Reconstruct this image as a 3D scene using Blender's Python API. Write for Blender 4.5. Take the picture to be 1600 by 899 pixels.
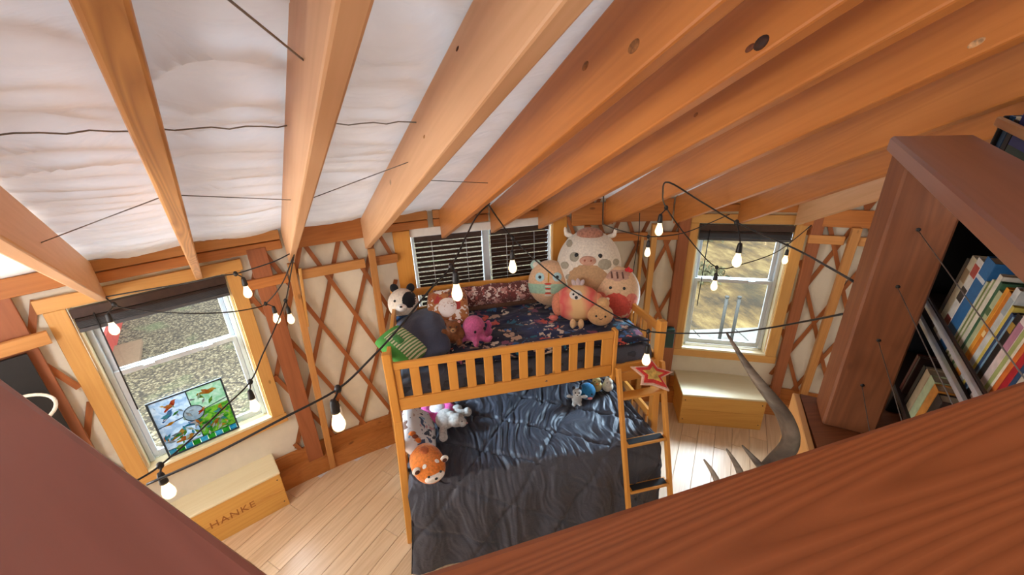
import bpy, bmesh, math, random
from mathutils import Vector, Matrix, noise
random.seed(7)
for o in list(bpy.data.objects): bpy.data.objects.remove(o)
scene = bpy.context.scene
COL = scene.collection
PI = math.pi
V3 = Vector

# ---------------------------------------------------------------- camera
CAMP = V3((-0.9682, 1.2235, 2.9831))
cam_d = bpy.data.cameras.new('camera')
cam_d.sensor_width = 36.0
cam_d.lens = 623.13 / 1600 * 36.0
cam_d.clip_start = 0.01
cam_d.clip_end = 200
cam = bpy.data.objects.new('camera', cam_d)
COL.objects.link(cam)
_r = V3((0.99928, -0.014386, -0.035108)); _u = V3((0.037941, 0.378887, 0.924665)); _f = V3((0, 0.925331, -0.37916))
cam.matrix_world = Matrix(((_r.x, _u.x, -_f.x, CAMP.x), (_r.y, _u.y, -_f.y, CAMP.y), (_r.z, _u.z, -_f.z, CAMP.z), (0, 0, 0, 1)))
scene.camera = cam

# ---------------------------------------------------------------- world, sun, lamps, exposure
world = bpy.data.worlds.new('world'); scene.world = world
world.use_nodes = True
nt = world.node_tree; nt.nodes.clear()
wo = nt.nodes.new('ShaderNodeOutputWorld'); bg = nt.nodes.new('ShaderNodeBackground')
bg.inputs[0].default_value = (0.80, 0.90, 1.0, 1); bg.inputs[1].default_value = 2.8
nt.links.new(bg.outputs[0], wo.inputs[0])

def lamp(name, kind, loc, direction, energy, color, sx=1.0, sy=None, spread=None):
    l = bpy.data.lights.new(name, kind); l.energy = energy; l.color = color
    if kind == 'AREA':
        l.shape = 'RECTANGLE' if sy else 'DISK'; l.size = sx
        if sy: l.size_y = sy
        if spread: l.spread = spread
    o = bpy.data.objects.new(name, l); COL.objects.link(o); o.location = loc
    o.rotation_euler = V3(direction).to_track_quat('-Z', 'Y').to_euler()
    return o
sun = lamp('sun', 'SUN', (0, 0, 20), (0.35, 0.75, -0.75), 0.5, (1.0, 0.95, 0.86)); sun.data.angle = 0.03
# daylight coming down through the roof dome in the middle of the yurt
lamp('dome_daylight', 'AREA', (0, 0, 3.78), (-0.1, 0.35, -1), 35, (0.90, 0.95, 1.0), 1.3)
# bright sky standing above the two windows in view, its light falling in through them
def sky_lamp(name, az, e):
    x, y = math.sin(az), math.cos(az)
    lamp(name, 'AREA', (7.3 * x, 7.3 * y, 3.0), (-x, -y, -0.62), e, (0.80, 0.90, 1.0), 2.2, 1.4)
sky_lamp('sky_left_window', -0.7355, 210)
sky_lamp('sky_right_window', 0.248, 200)
lamp('sky_left_side', 'AREA', (-5.9, 3.35, 2.75), (2.5, 0.38, -1.05), 1050, (0.58, 0.79, 1.0), 1.3, 1.0)
lamp('sky_right_side', 'AREA', (3.3, 6.15, 2.75), (-2.1, -1.3, -1.1), 560, (0.58, 0.79, 1.0), 1.3, 1.0)
# fill lamps added along the wall out of view, no windows behind them
def window_lamp(name, az, e, z=1.5, col=(1.0, 0.98, 0.95)):
    x, y = 4.8 * math.sin(az), 4.8 * math.cos(az)
    lamp(name, 'AREA', (x, y, z), (-x, -y, 0.9), e, col, 1.6, 1.5)
window_lamp('wall_fill_west', -1.227, 75)
window_lamp('wall_fill_east', PI * 0.5, 18)
# unseen point lamps added around the loft to brighten ceiling and rafters
for n_, p_, e_ in (('loft_fill_west', (-2.95, 1.60, 2.12), 66), ('loft_fill_south', (-0.4, -0.9, 2.2), 42)):
    l_ = lamp(n_, 'POINT', p_, (0, 0, -1), e_, (0.96, 0.97, 1.0)); l_.data.shadow_soft_size = 0.25
scene.view_settings.view_transform = 'Standard'
scene.view_settings.look = 'None'
scene.view_settings.gamma = 1.0
scene.view_settings.use_curve_mapping = False
scene.view_settings.exposure = 0.42

# ---------------------------------------------------------------- helpers
def lin(h):
    if isinstance(h, str):
        h = h.lstrip('#'); c = [int(h[i:i + 2], 16) / 255 for i in (0, 2, 4)]
    else: c = [x / 255 for x in h]
    return tuple(x / 12.92 if x <= 0.04045 else ((x + 0.055) / 1.055) ** 2.4 for x in c) + (1.0,)

class NT:
    def __init__(s, name):
        s.m = bpy.data.materials.new(name); s.m.use_nodes = True
        s.t = s.m.node_tree; s.b = s.t.nodes['Principled BSDF']
    def n(s, typ, **kw):
        o = s.t.nodes.new(typ)
        for k, v in kw.items():
            if k.startswith('i_'): o.inputs[k[2:].replace('_', ' ')].default_value = v
            else: setattr(o, k, v)
        return o
    def l(s, a, b): s.t.links.new(a, b)
    def ramp(s, fac, stops):
        r = s.n('ShaderNodeValToRGB'); e = r.color_ramp.elements
        while len(e) < len(stops): e.new(0.5)
        for x, (p, c) in zip(e, stops): x.position = p; x.color = c
        s.l(fac, r.inputs[0]); return r.outputs[0]
    def mix(s, fac, a, b, typ='MIX'):
        m = s.n('ShaderNodeMix', data_type='RGBA', blend_type=typ)
        if isinstance(fac, (int, float)): m.inputs[0].default_value = fac
        else: s.l(fac, m.inputs[0])
        for v, i in ((a, 6), (b, 7)):
            if isinstance(v, tuple): m.inputs[i].default_value = v
            else: s.l(v, m.inputs[i])
        return m.outputs[2]
    def math(s, op, a, b=None):
        m = s.n('ShaderNodeMath', operation=op)
        for v, i in ((a, 0), (b, 1)):
            if v is None: continue
            if isinstance(v, (int, float)): m.inputs[i].default_value = v
            else: s.l(v, m.inputs[i])
        return m.outputs[0]
    def coords(s, scale, rnd=True, src='Object'):
        tc = s.n('ShaderNodeTexCoord'); mp = s.n('ShaderNodeMapping'); mp.inputs['Scale'].default_value = scale
        if rnd:
            oi = s.n('ShaderNodeObjectInfo'); cb = s.n('ShaderNodeCombineXYZ')
            for i, k in enumerate((37.0, 91.0, 53.0)): s.l(s.math('MULTIPLY', oi.outputs['Random'], k), cb.inputs[i])
            s.l(cb.outputs[0], mp.inputs['Location'])
        s.l(tc.outputs[src], mp.inputs['Vector']); return mp.outputs[0]
    def bump(s, h, strength=0.2, dist=0.01):
        b = s.n('ShaderNodeBump'); b.inputs['Strength'].default_value = strength; b.inputs['Distance'].default_value = dist
        s.l(h, b.inputs['Height']); s.l(b.outputs[0], s.b.inputs['Normal'])

def plain(name, col, rough=0.6, metal=0.0, var=0.08, scale=30, bump=0.0, sheen=0.0):
    k = NT(name); c = lin(col)
    nz = k.n('ShaderNodeTexNoise', i_Scale=scale, i_Detail=4.0); k.l(k.coords((1, 1, 1)), nz.inputs['Vector'])
    d = tuple(x * (1 - var * 1.6) for x in c[:3]) + (1,); b = tuple(min(1, x * (1 + var)) for x in c[:3]) + (1,)
    k.l(k.ramp(nz.outputs[0], [(0.3, d), (0.7, b)]), k.b.inputs['Base Color'])
    k.b.inputs['Roughness'].default_value = rough; k.b.inputs['Metallic'].default_value = metal
    if sheen: k.b.inputs['Sheen Weight'].default_value = sheen; k.b.inputs['Sheen Roughness'].default_value = 0.4
    if bump: k.bump(nz.outputs[0], bump, 0.004)
    return k.m

def wood(name, light, dark, rough=0.45, ring=5.0, grain=1.0, knots=0.5, hue=0.12, contrast=1.0, mult=9.0):
    """sawn timber, grain running along the object's local x"""
    k = NT(name); L, D = lin(light), lin(dark)
    v = k.coords((0.06 * ring, ring, ring))
    n1 = k.n('ShaderNodeTexNoise', i_Scale=1.0, i_Detail=2.0, i_Distortion=0.4); k.l(v, n1.inputs['Vector'])
    w = k.math('FRACT', k.math('MULTIPLY', n1.outputs[0], mult))
    tri = k.math('ABSOLUTE', k.math('SUBTRACT', k.math('MULTIPLY', w, 2.0), 1.0))
    v2 = k.coords((4 * grain, 110 * grain, 110 * grain)); n2 = k.n('ShaderNodeTexNoise', i_Scale=1.0, i_Detail=5.0); k.l(v2, n2.inputs['Vector'])
    v3 = k.coords((0.7, 6, 6)); n3 = k.n('ShaderNodeTexNoise', i_Scale=1.0, i_Detail=2.0); k.l(v3, n3.inputs['Vector'])
    f = k.math('ADD', k.math('ADD', k.math('MULTIPLY', tri, 0.5 * contrast), k.math('MULTIPLY', n2.outputs[0], 0.35)), k.math('SUBTRACT', k.math('MULTIPLY', n3.outputs[0], 0.7), 0.1 + 0.25 * contrast - 0.25))
    mid = tuple((a + b) / 2 for a, b in zip(L, D))
    c = k.ramp(f, [(0.12, D), (0.45, mid), (0.85, L)])
    oi = k.n('ShaderNodeObjectInfo')
    br = k.math('ADD', k.math('MULTIPLY', oi.outputs['Random'], 2 * hue), 1 - hue)
    hs = k.n('ShaderNodeHueSaturation'); k.l(br, hs.inputs['Value']); k.l(c, hs.inputs['Color'])
    c = hs.outputs[0]
    if knots:
        vk = k.coords((3.2, 7, 7)); vo = k.n('ShaderNodeTexVoronoi', i_Scale=1.0); k.l(vk, vo.inputs['Vector'])
        kf = k.ramp(vo.outputs['Distance'], [(0.0, (1, 1, 1, 1)), (0.07 * knots + 0.03, (0.7, 0.7, 0.7, 1)), (0.09 * knots + 0.05, (0, 0, 0, 1))])
        sp = k.n('ShaderNodeSeparateColor'); k.l(vo.outputs['Color'], sp.inputs[0]); sel = k.math('GREATER_THAN', sp.outputs[0], 0.78)
        kd = tuple(x * 0.35 for x in D[:3]) + (1,)
        c = k.mix(k.math('MULTIPLY', k.math('MULTIPLY', kf, 0.75), sel), c, kd)
    k.l(c, k.b.inputs['Base Color']); k.b.inputs['Roughness'].default_value = rough
    k.bump(f, 0.12, 0.002)
    return k.m

def frame(origin, x, z=(0, 0, 1)):
    x = V3(x).normalized(); z = V3(z); y = z.cross(x)
    if y.length < 1e-6: y = V3((0, 1, 0)).cross(x)
    y.normalize(); z = x.cross(y).normalized()
    m = Matrix.Identity(4)
    for i in range(3): m[i][0], m[i][1], m[i][2], m[i][3] = x[i], y[i], z[i], V3(origin)[i]
    return m

def link(name, me, mat=None, parent=None, M=None, smooth=False):
    if mat is not None and not me.materials: me.materials.append(mat)
    if smooth:
        for p in me.polygons: p.use_smooth = True
    o = bpy.data.objects.new(name, me); COL.objects.link(o)
    if parent is not None: o.parent = parent
    if M is not None: o.matrix_basis = M
    return o

def mesh(name, verts, faces, mat=None, parent=None, M=None, smooth=False, mats=None, fm=None):
    me = bpy.data.meshes.new(name); me.from_pydata([tuple(v) for v in verts], [], faces); me.update()
    if mats:
        for m in mats: me.materials.append(m)
        for p, i in zip(me.polygons, fm): p.material_index = i
    return link(name, me, mat, parent, M, smooth)

_boxes = {}
def box_mesh(lx, ly, lz, b=0.003, name='box'):
    key = (round(lx, 4), round(ly, 4), round(lz, 4), b)
    if key in _boxes: return _boxes[key]
    bm = bmesh.new(); bmesh.ops.create_cube(bm, size=1.0)
    for v in bm.verts: v.co = V3((v.co.x * lx, v.co.y * ly, v.co.z * lz))
    if b:
        b = min(b, 0.3 * min(lx, ly, lz)); bmesh.ops.bevel(bm, geom=bm.edges[:], offset=b, segments=1, affect='EDGES')
    me = bpy.data.meshes.new(name); bm.to_mesh(me); bm.free()
    _boxes[key] = me; return me

def box(name, lo, hi, mat, parent=None, b=0.003, M=None):
    """axis box in the parent's space, longest side becomes local x so the grain follows it"""
    lo, hi = V3(lo), V3(hi); d = hi - lo; c = (lo + hi) / 2
    ax = max(range(3), key=lambda i: abs(d[i]))
    X = [V3((1, 0, 0)), V3((0, 1, 0)), V3((0, 0, 1))][ax]; Zd = V3((0, 0, 1)) if ax != 2 else V3((0, 1, 0))
    F = frame(c, X, Zd)
    dims = (abs(d[0]), abs(d[1]), abs(d[2])) if ax == 0 else ((abs(d[1]), abs(d[0]), abs(d[2])) if ax == 1 else (abs(d[2]), abs(d[0]), abs(d[1])))
    key = (tuple(round(x, 4) for x in dims), b, mat.name)
    return board_raw(name, dims, F if M is None else M @ F, mat, parent, b)

_bm = {}
def board_raw(name, dims, M, mat, parent=None, b=0.003):
    key = tuple(round(x, 4) for x in dims) + (b, mat.name)
    me = _bm.get(key)
    if me is None:
        me = box_mesh(*dims, b=b, name=name).copy(); me.name = name; me.materials.clear(); me.materials.append(mat); _bm[key] = me
    o = bpy.data.objects.new(name, me); COL.objects.link(o)
    if parent is not None: o.parent = parent
    o.matrix_basis = M
    return o

def board(name, p0, p1, w, t, mat, parent=None, up=(0, 0, 1), b=0.003):
    """a board from p0 to p1; thickness t along 'up', width w across"""
    p0, p1 = V3(p0), V3(p1)
    return board_raw(name, ((p1 - p0).length, w, t), frame((p0 + p1) / 2, p1 - p0, up), mat, parent, b)

def prism(name, verts, faces, F, mat, parent=None, smooth=False):
    """mesh given in outer space, stored in the local frame F"""
    Fi = F.inverted(); return mesh(name, [Fi @ V3(v) for v in verts], faces, mat, parent, F, smooth)

def ell(name, c, r, mat, parent=None, rot=None, seg=20, rings=12, sup=1.0):
    vs, fs = [], []
    def sp(x): return math.copysign(abs(x) ** sup, x)
    for j in range(rings + 1):
        th = PI * j / rings
        for i in range(seg):
            ph = 2 * PI * i / seg
            vs.append((r[0] * sp(math.sin(th)) * sp(math.cos(ph)), r[1] * sp(math.sin(th)) * sp(math.sin(ph)), r[2] * sp(math.cos(th))))
    for j in range(rings):
        for i in range(seg):
            a = j * seg + i; b = j * seg + (i + 1) % seg
            fs.append((a, a + seg, b + seg, b))
    M = Matrix.Translation(V3(c))
    if rot is not None:
        from mathutils import Euler
        M = M @ Euler(rot).to_matrix().to_4x4()
    me = bpy.data.meshes.new(name); bm = bmesh.new()
    bv = [bm.verts.new(v) for v in vs]
    for f in fs: bm.faces.new([bv[i] for i in f])
    bmesh.ops.remove_doubles(bm, verts=bm.verts[:], dist=1e-6); bmesh.ops.recalc_face_normals(bm, faces=bm.faces[:])
    bm.to_mesh(me); bm.free()
    return link(name, me, mat, parent, M, True)

def tube_geo(pts, rad, n=8, cap=True):
    pts = [V3(p) for p in pts]; N = len(pts); vs, fs = [], []
    rad = rad if isinstance(rad, (list, tuple)) else [rad] * N
    nrm = None
    for i, p in enumerate(pts):
        t = (pts[min(i + 1, N - 1)] - pts[max(i - 1, 0)]).normalized()
        if nrm is None:
            nrm = t.orthogonal().normalized()
        else:
            nrm = (nrm - t * nrm.dot(t)).normalized()
        bn = t.cross(nrm)
        for k in range(n):
            a = 2 * PI * k / n
            vs.append(p + (nrm * math.cos(a) + bn * math.sin(a)) * rad[i])
    for i in range(N - 1):
        for k in range(n):
            a = i * n + k; b = i * n + (k + 1) % n
            fs.append((a, b, b + n, a + n))
    if cap: fs.append(tuple(range(n - 1, -1, -1))); fs.append(tuple(range((N - 1) * n, N * n)))
    return vs, fs

def spline(pts, sub=6):
    pts = [V3(p) for p in pts]; out = []
    for i in range(len(pts) - 1):
        p0 = pts[max(i - 1, 0)]; p1 = pts[i]; p2 = pts[i + 1]; p3 = pts[min(i + 2, len(pts) - 1)]
        for k in range(sub):
            t = k / sub
            out.append(0.5 * ((2 * p1) + (p2 - p0) * t + (2 * p0 - 5 * p1 + 4 * p2 - p3) * t * t + (3 * p1 - p0 - 3 * p2 + p3) * t ** 3))
    out.append(pts[-1]); return out

def tube(name, pts, rad, mat, parent=None, n=8, sub=0):
    if sub:
        if isinstance(rad, (list, tuple)):
            rr = []
            for i in range(len(rad) - 1): rr += [rad[i] + (rad[i + 1] - rad[i]) * k / sub for k in range(sub)]
            rad = rr + [rad[-1]]
        pts = spline(pts, sub)
    vs, fs = tube_geo(pts, rad, n); return mesh(name, vs, fs, mat, parent, None, True)

def lathe(name, prof, mat, parent=None, M=None, n=16):
    vs, fs = [], []
    for r, z in prof:
        for k in range(n): vs.append((r * math.cos(2 * PI * k / n), r * math.sin(2 * PI * k / n), z))
    for j in range(len(prof) - 1):
        for k in range(n):
            a = j * n + k; b = j * n + (k + 1) % n; fs.append((a, b, b + n, a + n))
    return mesh(name, vs, fs, mat, parent, M, True)

def thing(name, label, cat, loc=(0, 0, 0), rotz=0.0, group=None, rot=None):
    o = bpy.data.objects.new(name, None); COL.objects.link(o); o.empty_display_size = 0.1
    o.location = loc; o.rotation_euler = rot if rot is not None else (0, 0, rotz)
    o['label'] = label; o['category'] = cat
    if group: o['group'] = group
    return o
def tag(o, label, cat, group=None):
    o['label'] = label; o['category'] = cat
    if group: o['group'] = group
    return o
def struct(o): o['kind'] = 'structure'; return o
def empty(name, loc, rotz=0):
    o = bpy.data.objects.new(name, None); COL.objects.link(o); o.location = loc; o.rotation_euler = (0, 0, rotz); return o
def cyl(phi, r, z): return V3((r * math.sin(phi), r * math.cos(phi), z))
def fbm(x, y, z=0.0, o=4): return noise.fractal(V3((x, y, z)), 1.0, 2.0, o)

# ---------------------------------------------------------------- materials
W = {}
W['rafter'] = wood('rafter_fir', '#cc8240', '#a45e22', 0.45, 9.0, 0.8, 0.35, 0.06, 0.4, 10)
W['rafter_grain'] = wood('rafter_ringed_fir', '#dca05c', '#a2622c', 0.45, 10.0, 0.8, 0.35, 0.04, 0.9, 22)
W['rafter_pale'] = wood('rafter_pale_fir', '#dfb084', '#c28e5a', 0.5, 9.0, 0.8, 0.4, 0.05, 0.35, 8)
W['lath'] = wood('lath_fir', '#a8622e', '#7a3f1a', 0.5, 12.0, 1.0, 0.2, 0.14, 0.5)
W['stud'] = wood('stud_fir', '#cc9050', '#a86a2e', 0.5, 10.0, 1.0, 0.5, 0.1, 0.5)
W['stud_red'] = wood('stud_red_cedar', '#a05e38', '#74401f', 0.5, 9.0, 1.0, 0.5, 0.1, 0.5)
W['beam'] = wood('wall_beam', '#c07a3a', '#92521f', 0.5, 9.0, 1.0, 0.6, 0.12, 0.5)
W['casing'] = wood('casing_pine', '#d5a058', '#bb803c', 0.45, 9.0, 1.0, 0.4, 0.04, 0.4)
W['bed'] = wood('bed_pine', '#e09c46', '#cc842e', 0.36, 9.0, 1.0, 0.3, 0.04, 0.35)
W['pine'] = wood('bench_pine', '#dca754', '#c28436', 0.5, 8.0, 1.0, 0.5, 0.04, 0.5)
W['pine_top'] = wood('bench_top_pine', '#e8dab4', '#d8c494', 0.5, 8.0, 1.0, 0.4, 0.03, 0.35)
W['loft'] = wood('stained_rail', '#a05c36', '#743e20', 0.36, 14.0, 2.0, 0.0, 0.03, 0.9, 40)
W['loft_left'] = wood('stained_rail_red', '#93584a', '#774232', 0.4, 14.0, 1.2, 0.0, 0.02, 0.5, 20)
W['post'] = wood('stained_post', '#8a5330', '#5f341c', 0.6, 9.0, 1.4, 0.5, 0.02, 0.6, 16)
W['cap'] = wood('stained_cap', '#94614a', '#744534', 0.3, 9.0, 1.2, 0.25, 0.02, 0.3)
W['floor'] = wood('floor_oak', '#dcbd98', '#b8906a', 0.32, 9.0, 1.2, 0.35, 0.07, 0.6)
W['fascia'] = wood('fascia_fir', '#d8a464', '#b88048', 0.5, 8.0, 1.0, 0.4, 0.05, 0.4)
W['frame_dark'] = wood('shelf_dark_wood', '#33231c', '#1d1310', 0.5, 9.0, 1.0, 0.0, 0.05, 0.4)

def canvas_mat(name, col, rough=0.9, bs=0.25, scale=9):
    k = NT(name); c = lin(col)
    n1 = k.n('ShaderNodeTexNoise', i_Scale=scale, i_Detail=5.0, i_Roughness=0.6); k.l(k.coords((1, 1, 1), False), n1.inputs['Vector'])
    d = tuple(x * 0.9 for x in c[:3]) + (1,)
    k.l(k.ramp(n1.outputs[0], [(0.3, d), (0.7, c)]), k.b.inputs['Base Color'])
    k.b.inputs['Roughness'].default_value = rough; k.bump(n1.outputs[0], bs, 0.01); return k.m
M = {}
M['canvas'] = canvas_mat('wall_canvas', '#e6dcc6', 0.9, 0.35, 7)
M['seam'] = plain('seam_thread', '#8d8880', 0.9)
M['black'] = plain('black_plastic', '#1b1a1a', 0.45)
M['rubber'] = plain('black_rubber', '#1d2023', 0.85)
M['cable'] = plain('steel_cable', '#7d7872', 0.45, 0.3)
M['vinyl'] = plain('white_vinyl', '#c6cbcd', 0.35, var=0.02)
M['white'] = plain('white_paint', '#ebe6dc', 0.6, var=0.03)
M['blind_grey'] = plain('blind_grey', '#4b4a4c', 0.45)
M['blind_brown'] = plain('blind_brown', '#3e2a22', 0.35, var=0.15)
M['metal'] = plain('shelf_metal', '#c4c8cc', 0.3, 0.35)
M['dark'] = plain('shelf_dark_board', '#14171c', 0.6)  # near-black colour of the shelf panels and crate boards
M['antler'] = None
M['lead'] = plain('lead_came', '#20303a', 0.4)

def liner_mat():
    # thin white fabric: daylight on the roof glows through it
    k = NT('roof_liner_fabric'); t = k.t; t.nodes.remove(k.b)
    out = [n for n in t.nodes if n.type == 'OUTPUT_MATERIAL'][0]
    nz = k.n('ShaderNodeTexNoise', i_Scale=5.0, i_Detail=5.0); k.l(k.coords((1, 1, 1), False), nz.inputs['Vector'])
    c = k.ramp(nz.outputs[0], [(0.3, lin('#dedcda')), (0.7, lin('#efeeec'))])
    df = k.n('ShaderNodeBsdfDiffuse'); tl = k.n('ShaderNodeBsdfTranslucent'); mx = k.n('ShaderNodeMixShader'); mx.inputs[0].default_value = 0.055
    k.l(c, df.inputs[0]); tl.inputs[0].default_value = (0.93, 0.95, 0.97, 1)
    bp = k.n('ShaderNodeBump'); bp.inputs['Strength'].default_value = 0.9; bp.inputs['Distance'].default_value = 0.03
    # creases follow circles round the yurt: noise in polar coordinates
    tc = k.n('ShaderNodeTexCoord'); sx = k.n('ShaderNodeSeparateXYZ'); k.l(tc.outputs['Object'], sx.inputs[0])
    rr = k.math('SQRT', k.math('ADD', k.math('MULTIPLY', sx.outputs[0], sx.outputs[0]), k.math('MULTIPLY', sx.outputs[1], sx.outputs[1])))
    ph = k.math('ARCTAN2', sx.outputs[0], sx.outputs[1]); cb = k.n('ShaderNodeCombineXYZ')
    k.l(k.math('MULTIPLY', ph, 4.0), cb.inputs[0]); k.l(k.math('MULTIPLY', rr, 9.0), cb.inputs[1])
    cn = k.n('ShaderNodeTexNoise', i_Scale=1.0, i_Detail=4.0, i_Roughness=0.45, i_Distortion=0.7); k.l(cb.outputs[0], cn.inputs['Vector'])
    k.l(k.math('ABSOLUTE', k.math('SUBTRACT', cn.outputs[0], 0.5)), bp.inputs['Height']); k.l(bp.outputs[0], df.inputs['Normal'])
    k.l(df.outputs[0], mx.inputs[1]); k.l(tl.outputs[0], mx.inputs[2]); k.l(mx.outputs[0], out.inputs[0]); return k.m
M['liner'] = liner_mat()
def glass_mat():
    k = NT('window_glass'); t = k.t; t.nodes.remove(k.b)
    out = [n for n in t.nodes if n.type == 'OUTPUT_MATERIAL'][0]
    tr = k.n('ShaderNodeBsdfTransparent'); gl = k.n('ShaderNodeBsdfGlossy'); gl.inputs['Roughness'].default_value = 0.02
    fr = k.n('ShaderNodeFresnel', i_IOR=1.45); mx = k.n('ShaderNodeMixShader')
    tr.inputs[0].default_value = (0.96, 0.98, 0.97, 1)
    k.l(fr.outputs[0], mx.inputs[0]); k.l(tr.outputs[0], mx.inputs[1]); k.l(gl.outputs[0], mx.inputs[2]); k.l(mx.outputs[0], out.inputs[0]); return k.m
M['glass'] = glass_mat()
def stained(name, c1, c2, scale=25):
    k = NT(name); t = k.t; t.nodes.remove(k.b)
    out = [n for n in t.nodes if n.type == 'OUTPUT_MATERIAL'][0]
    nz = k.n('ShaderNodeTexNoise', i_Scale=scale, i_Detail=3.0, i_Distortion=1.0); k.l(k.coords((1, 1, 1)), nz.inputs['Vector'])
    c = k.ramp(nz.outputs[0], [(0.38, tuple(x * 0.75 for x in lin(c1)[:3]) + (1,)), (0.62, tuple(x * 0.75 for x in lin(c2)[:3]) + (1,))])
    tr = k.n('ShaderNodeBsdfTransparent'); tl = k.n('ShaderNodeBsdfTranslucent'); df = k.n('ShaderNodeBsdfDiffuse')
    m1 = k.n('ShaderNodeMixShader'); m2 = k.n('ShaderNodeMixShader'); m1.inputs[0].default_value = 0.6; m2.inputs[0].default_value = 0.55
    for s in (tr, tl, df): k.l(c, s.inputs[0])
    k.l(tr.outputs[0], m1.inputs[1]); k.l(tl.outputs[0], m1.inputs[2]); k.l(m1.outputs[0], m2.inputs[1]); k.l(df.outputs[0], m2.inputs[2]); k.l(m2.outputs[0], out.inputs[0]); return k.m
def emit(name, col, s):
    k = NT(name); k.b.inputs['Base Color'].default_value = lin(col); k.b.inputs['Emission Color'].default_value = lin(col); k.b.inputs['Emission Strength'].default_value = s; return k.m
M['filament'] = emit('filament_glow', '#ffdf9e', 30.0)
def bulb_glass():
    k = NT('bulb_glass'); t = k.t; b = k.b
    out = [n for n in t.nodes if n.type == 'OUTPUT_MATERIAL'][0]
    b.inputs['Base Color'].default_value = (1, 0.9, 0.75, 1); b.inputs['Roughness'].default_value = 0.08
    b.inputs['Emission Color'].default_value = (1, 0.76, 0.46, 1); b.inputs['Emission Strength'].default_value = 1.7
    tr = k.n('ShaderNodeBsdfTransparent'); tr.inputs[0].default_value = (1, 0.95, 0.86, 1); mx = k.n('ShaderNodeMixShader'); mx.inputs[0].default_value = 0.42
    k.l(tr.outputs[0], mx.inputs[1]); k.l(b.outputs[0], mx.inputs[2]); k.l(mx.outputs[0], out.inputs[0]); return k.m
M['bulb'] = bulb_glass()
_fab = {}
def fab(col, var=0.1, scale=60, rough=0.95):
    key = (col, var, scale)
    if key not in _fab: _fab[key] = plain('plush_' + col.strip('#'), col, rough, 0, var, scale, 0.25, 0.3)
    return _fab[key]
# ================================================================ large structure
R = 5.05                       # inside of the wall canvas
ZT, SL, RT = 2.055, 0.357, 4.97   # underside of the rafters at the wall, slope, radius of their feet
PH0, DPH = -0.7898, 0.1121
def depth_at(r): return 0.165 + 0.085 * max(0.0, min(1.3, (r - 2.2) / 2.7))
def zbot(r): return ZT + SL * (RT - r)
def zcone(r): return zbot(r) + depth_at(r)

# ---- ceiling liner: wrinkled white fabric over the rafters
def ceiling_mesh():
    vs, fs = [], []
    phs = []
    a = -PI
    while a < PI - 1e-6:
        phs.append(a); a += 0.009 if -1.25 < a < 0.75 else 0.05
    phs.append(PI)
    rs = [0.75 + 0.018 * i for i in range(241)]
    for p in phs:
        k = (p - PH0) / DPH; fr = k - math.floor(k); bay = math.floor(k)
        belly = math.sin(PI * fr)
        for r in rs:
            d = 0.0
            if -1.25 < p < 0.75:
                s = p * r
                sw = 0.25 * belly + 0.22 * fbm(s * 1.1 + bay * 3.1, r * 0.6, bay * 1.7, 3)
                w = fbm(s * 0.8 + bay * 5.3, (r + sw * 0.5) * 11.0, bay * 2.3, 2)
                w2 = abs(fbm(s * 0.6 + 31, (r + sw * 0.6) * 6.5, bay * 1.1, 2))
                amp = 0.35 + 0.65 * max(0.0, min(1.0, (-0.35 - p) / 0.25))
                d = (0.35 + 0.65 * belly) * amp * (0.026 * w - 0.018 * (1 - min(1, w2 * 2.0)) ** 2) + 0.008
                d += 0.012 * math.exp(-((r - 2.76) / 0.03) ** 2) * (0.5 + fbm(s * 14, 0.0, 3.0, 2))
            vs.append((r * math.sin(p), r * math.cos(p), zcone(r) + 0.012 + d - 0.02 * belly))
    n = len(rs)
    for i in range(len(phs) - 1):
        for j in range(n - 1):
            fs.append((i * n + j, i * n + j + 1, (i + 1) * n + j + 1, (i + 1) * n + j))
    return vs, fs
v, f = ceiling_mesh()
ceiling = struct(mesh('ceiling', v, f, M['liner'], None, None, True))
# dome cover over the ring
lathe('dome', [(0.78, zcone(0.7) + 0.05), (0.78, zcone(0.7) + 0.2), (0.6, zcone(0.7) + 0.42), (0.3, zcone(0.7) + 0.55), (0.001, zcone(0.7) + 0.6)], M['vinyl'], ceiling, None, 32)
lathe('compression_ring', [(0.72, zbot(0.8) - 0.05), (0.8, zbot(0.8) - 0.05), (0.8, zcone(0.8) + 0.1), (0.72, zcone(0.8) + 0.1), (0.72, zbot(0.8) - 0.05)], W['rafter'], ceiling, None, 32)
# seam across the liner
sp = []
for i in range(60):
    p = -1.15 + 0.72 * i / 59
    sp.append(cyl(p, 2.76, zcone(2.76) - 0.028 + 0.003 * math.sin(i * 2.3)))
tube('seam', sp, 0.0018, M['seam'], ceiling, 5)

# ---- rafters
RAF = {  # tangential offset of the underside at r=2 and at the foot, thickness, timber
 -3: (0, 0, .038, 'rafter_pale'), -2: (0, 0, .038, 'rafter_pale'), -1: (0, 0, .038, 'rafter_pale'),
 0: (0.0, .03, .040, 'rafter_pale'), 1: (.007, -.035, .040, 'rafter_grain'), 2: (-.027, -.009, .040, 'rafter_pale'), 3: (0.0, .012, .044, 'rafter_pale'),
 4: (.006, .105, .040, 'rafter'), 5: (-.013, .005, .040, 'rafter'), 6: (-.037, -.10, .040, 'rafter'), 7: (-.005, -.015, .040, 'rafter'), 8: (.085, .07, .040, 'rafter'),
 9: (.03, .075, .040, 'rafter'), 10: (-.06, -.015, .040, 'rafter_pale'), 11: (0, 0, .04, 'rafter'), 12: (0, 0, .04, 'rafter'), 13: (0, 0, .04, 'rafter'), 14: (0, 0, .04, 'rafter')}
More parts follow.
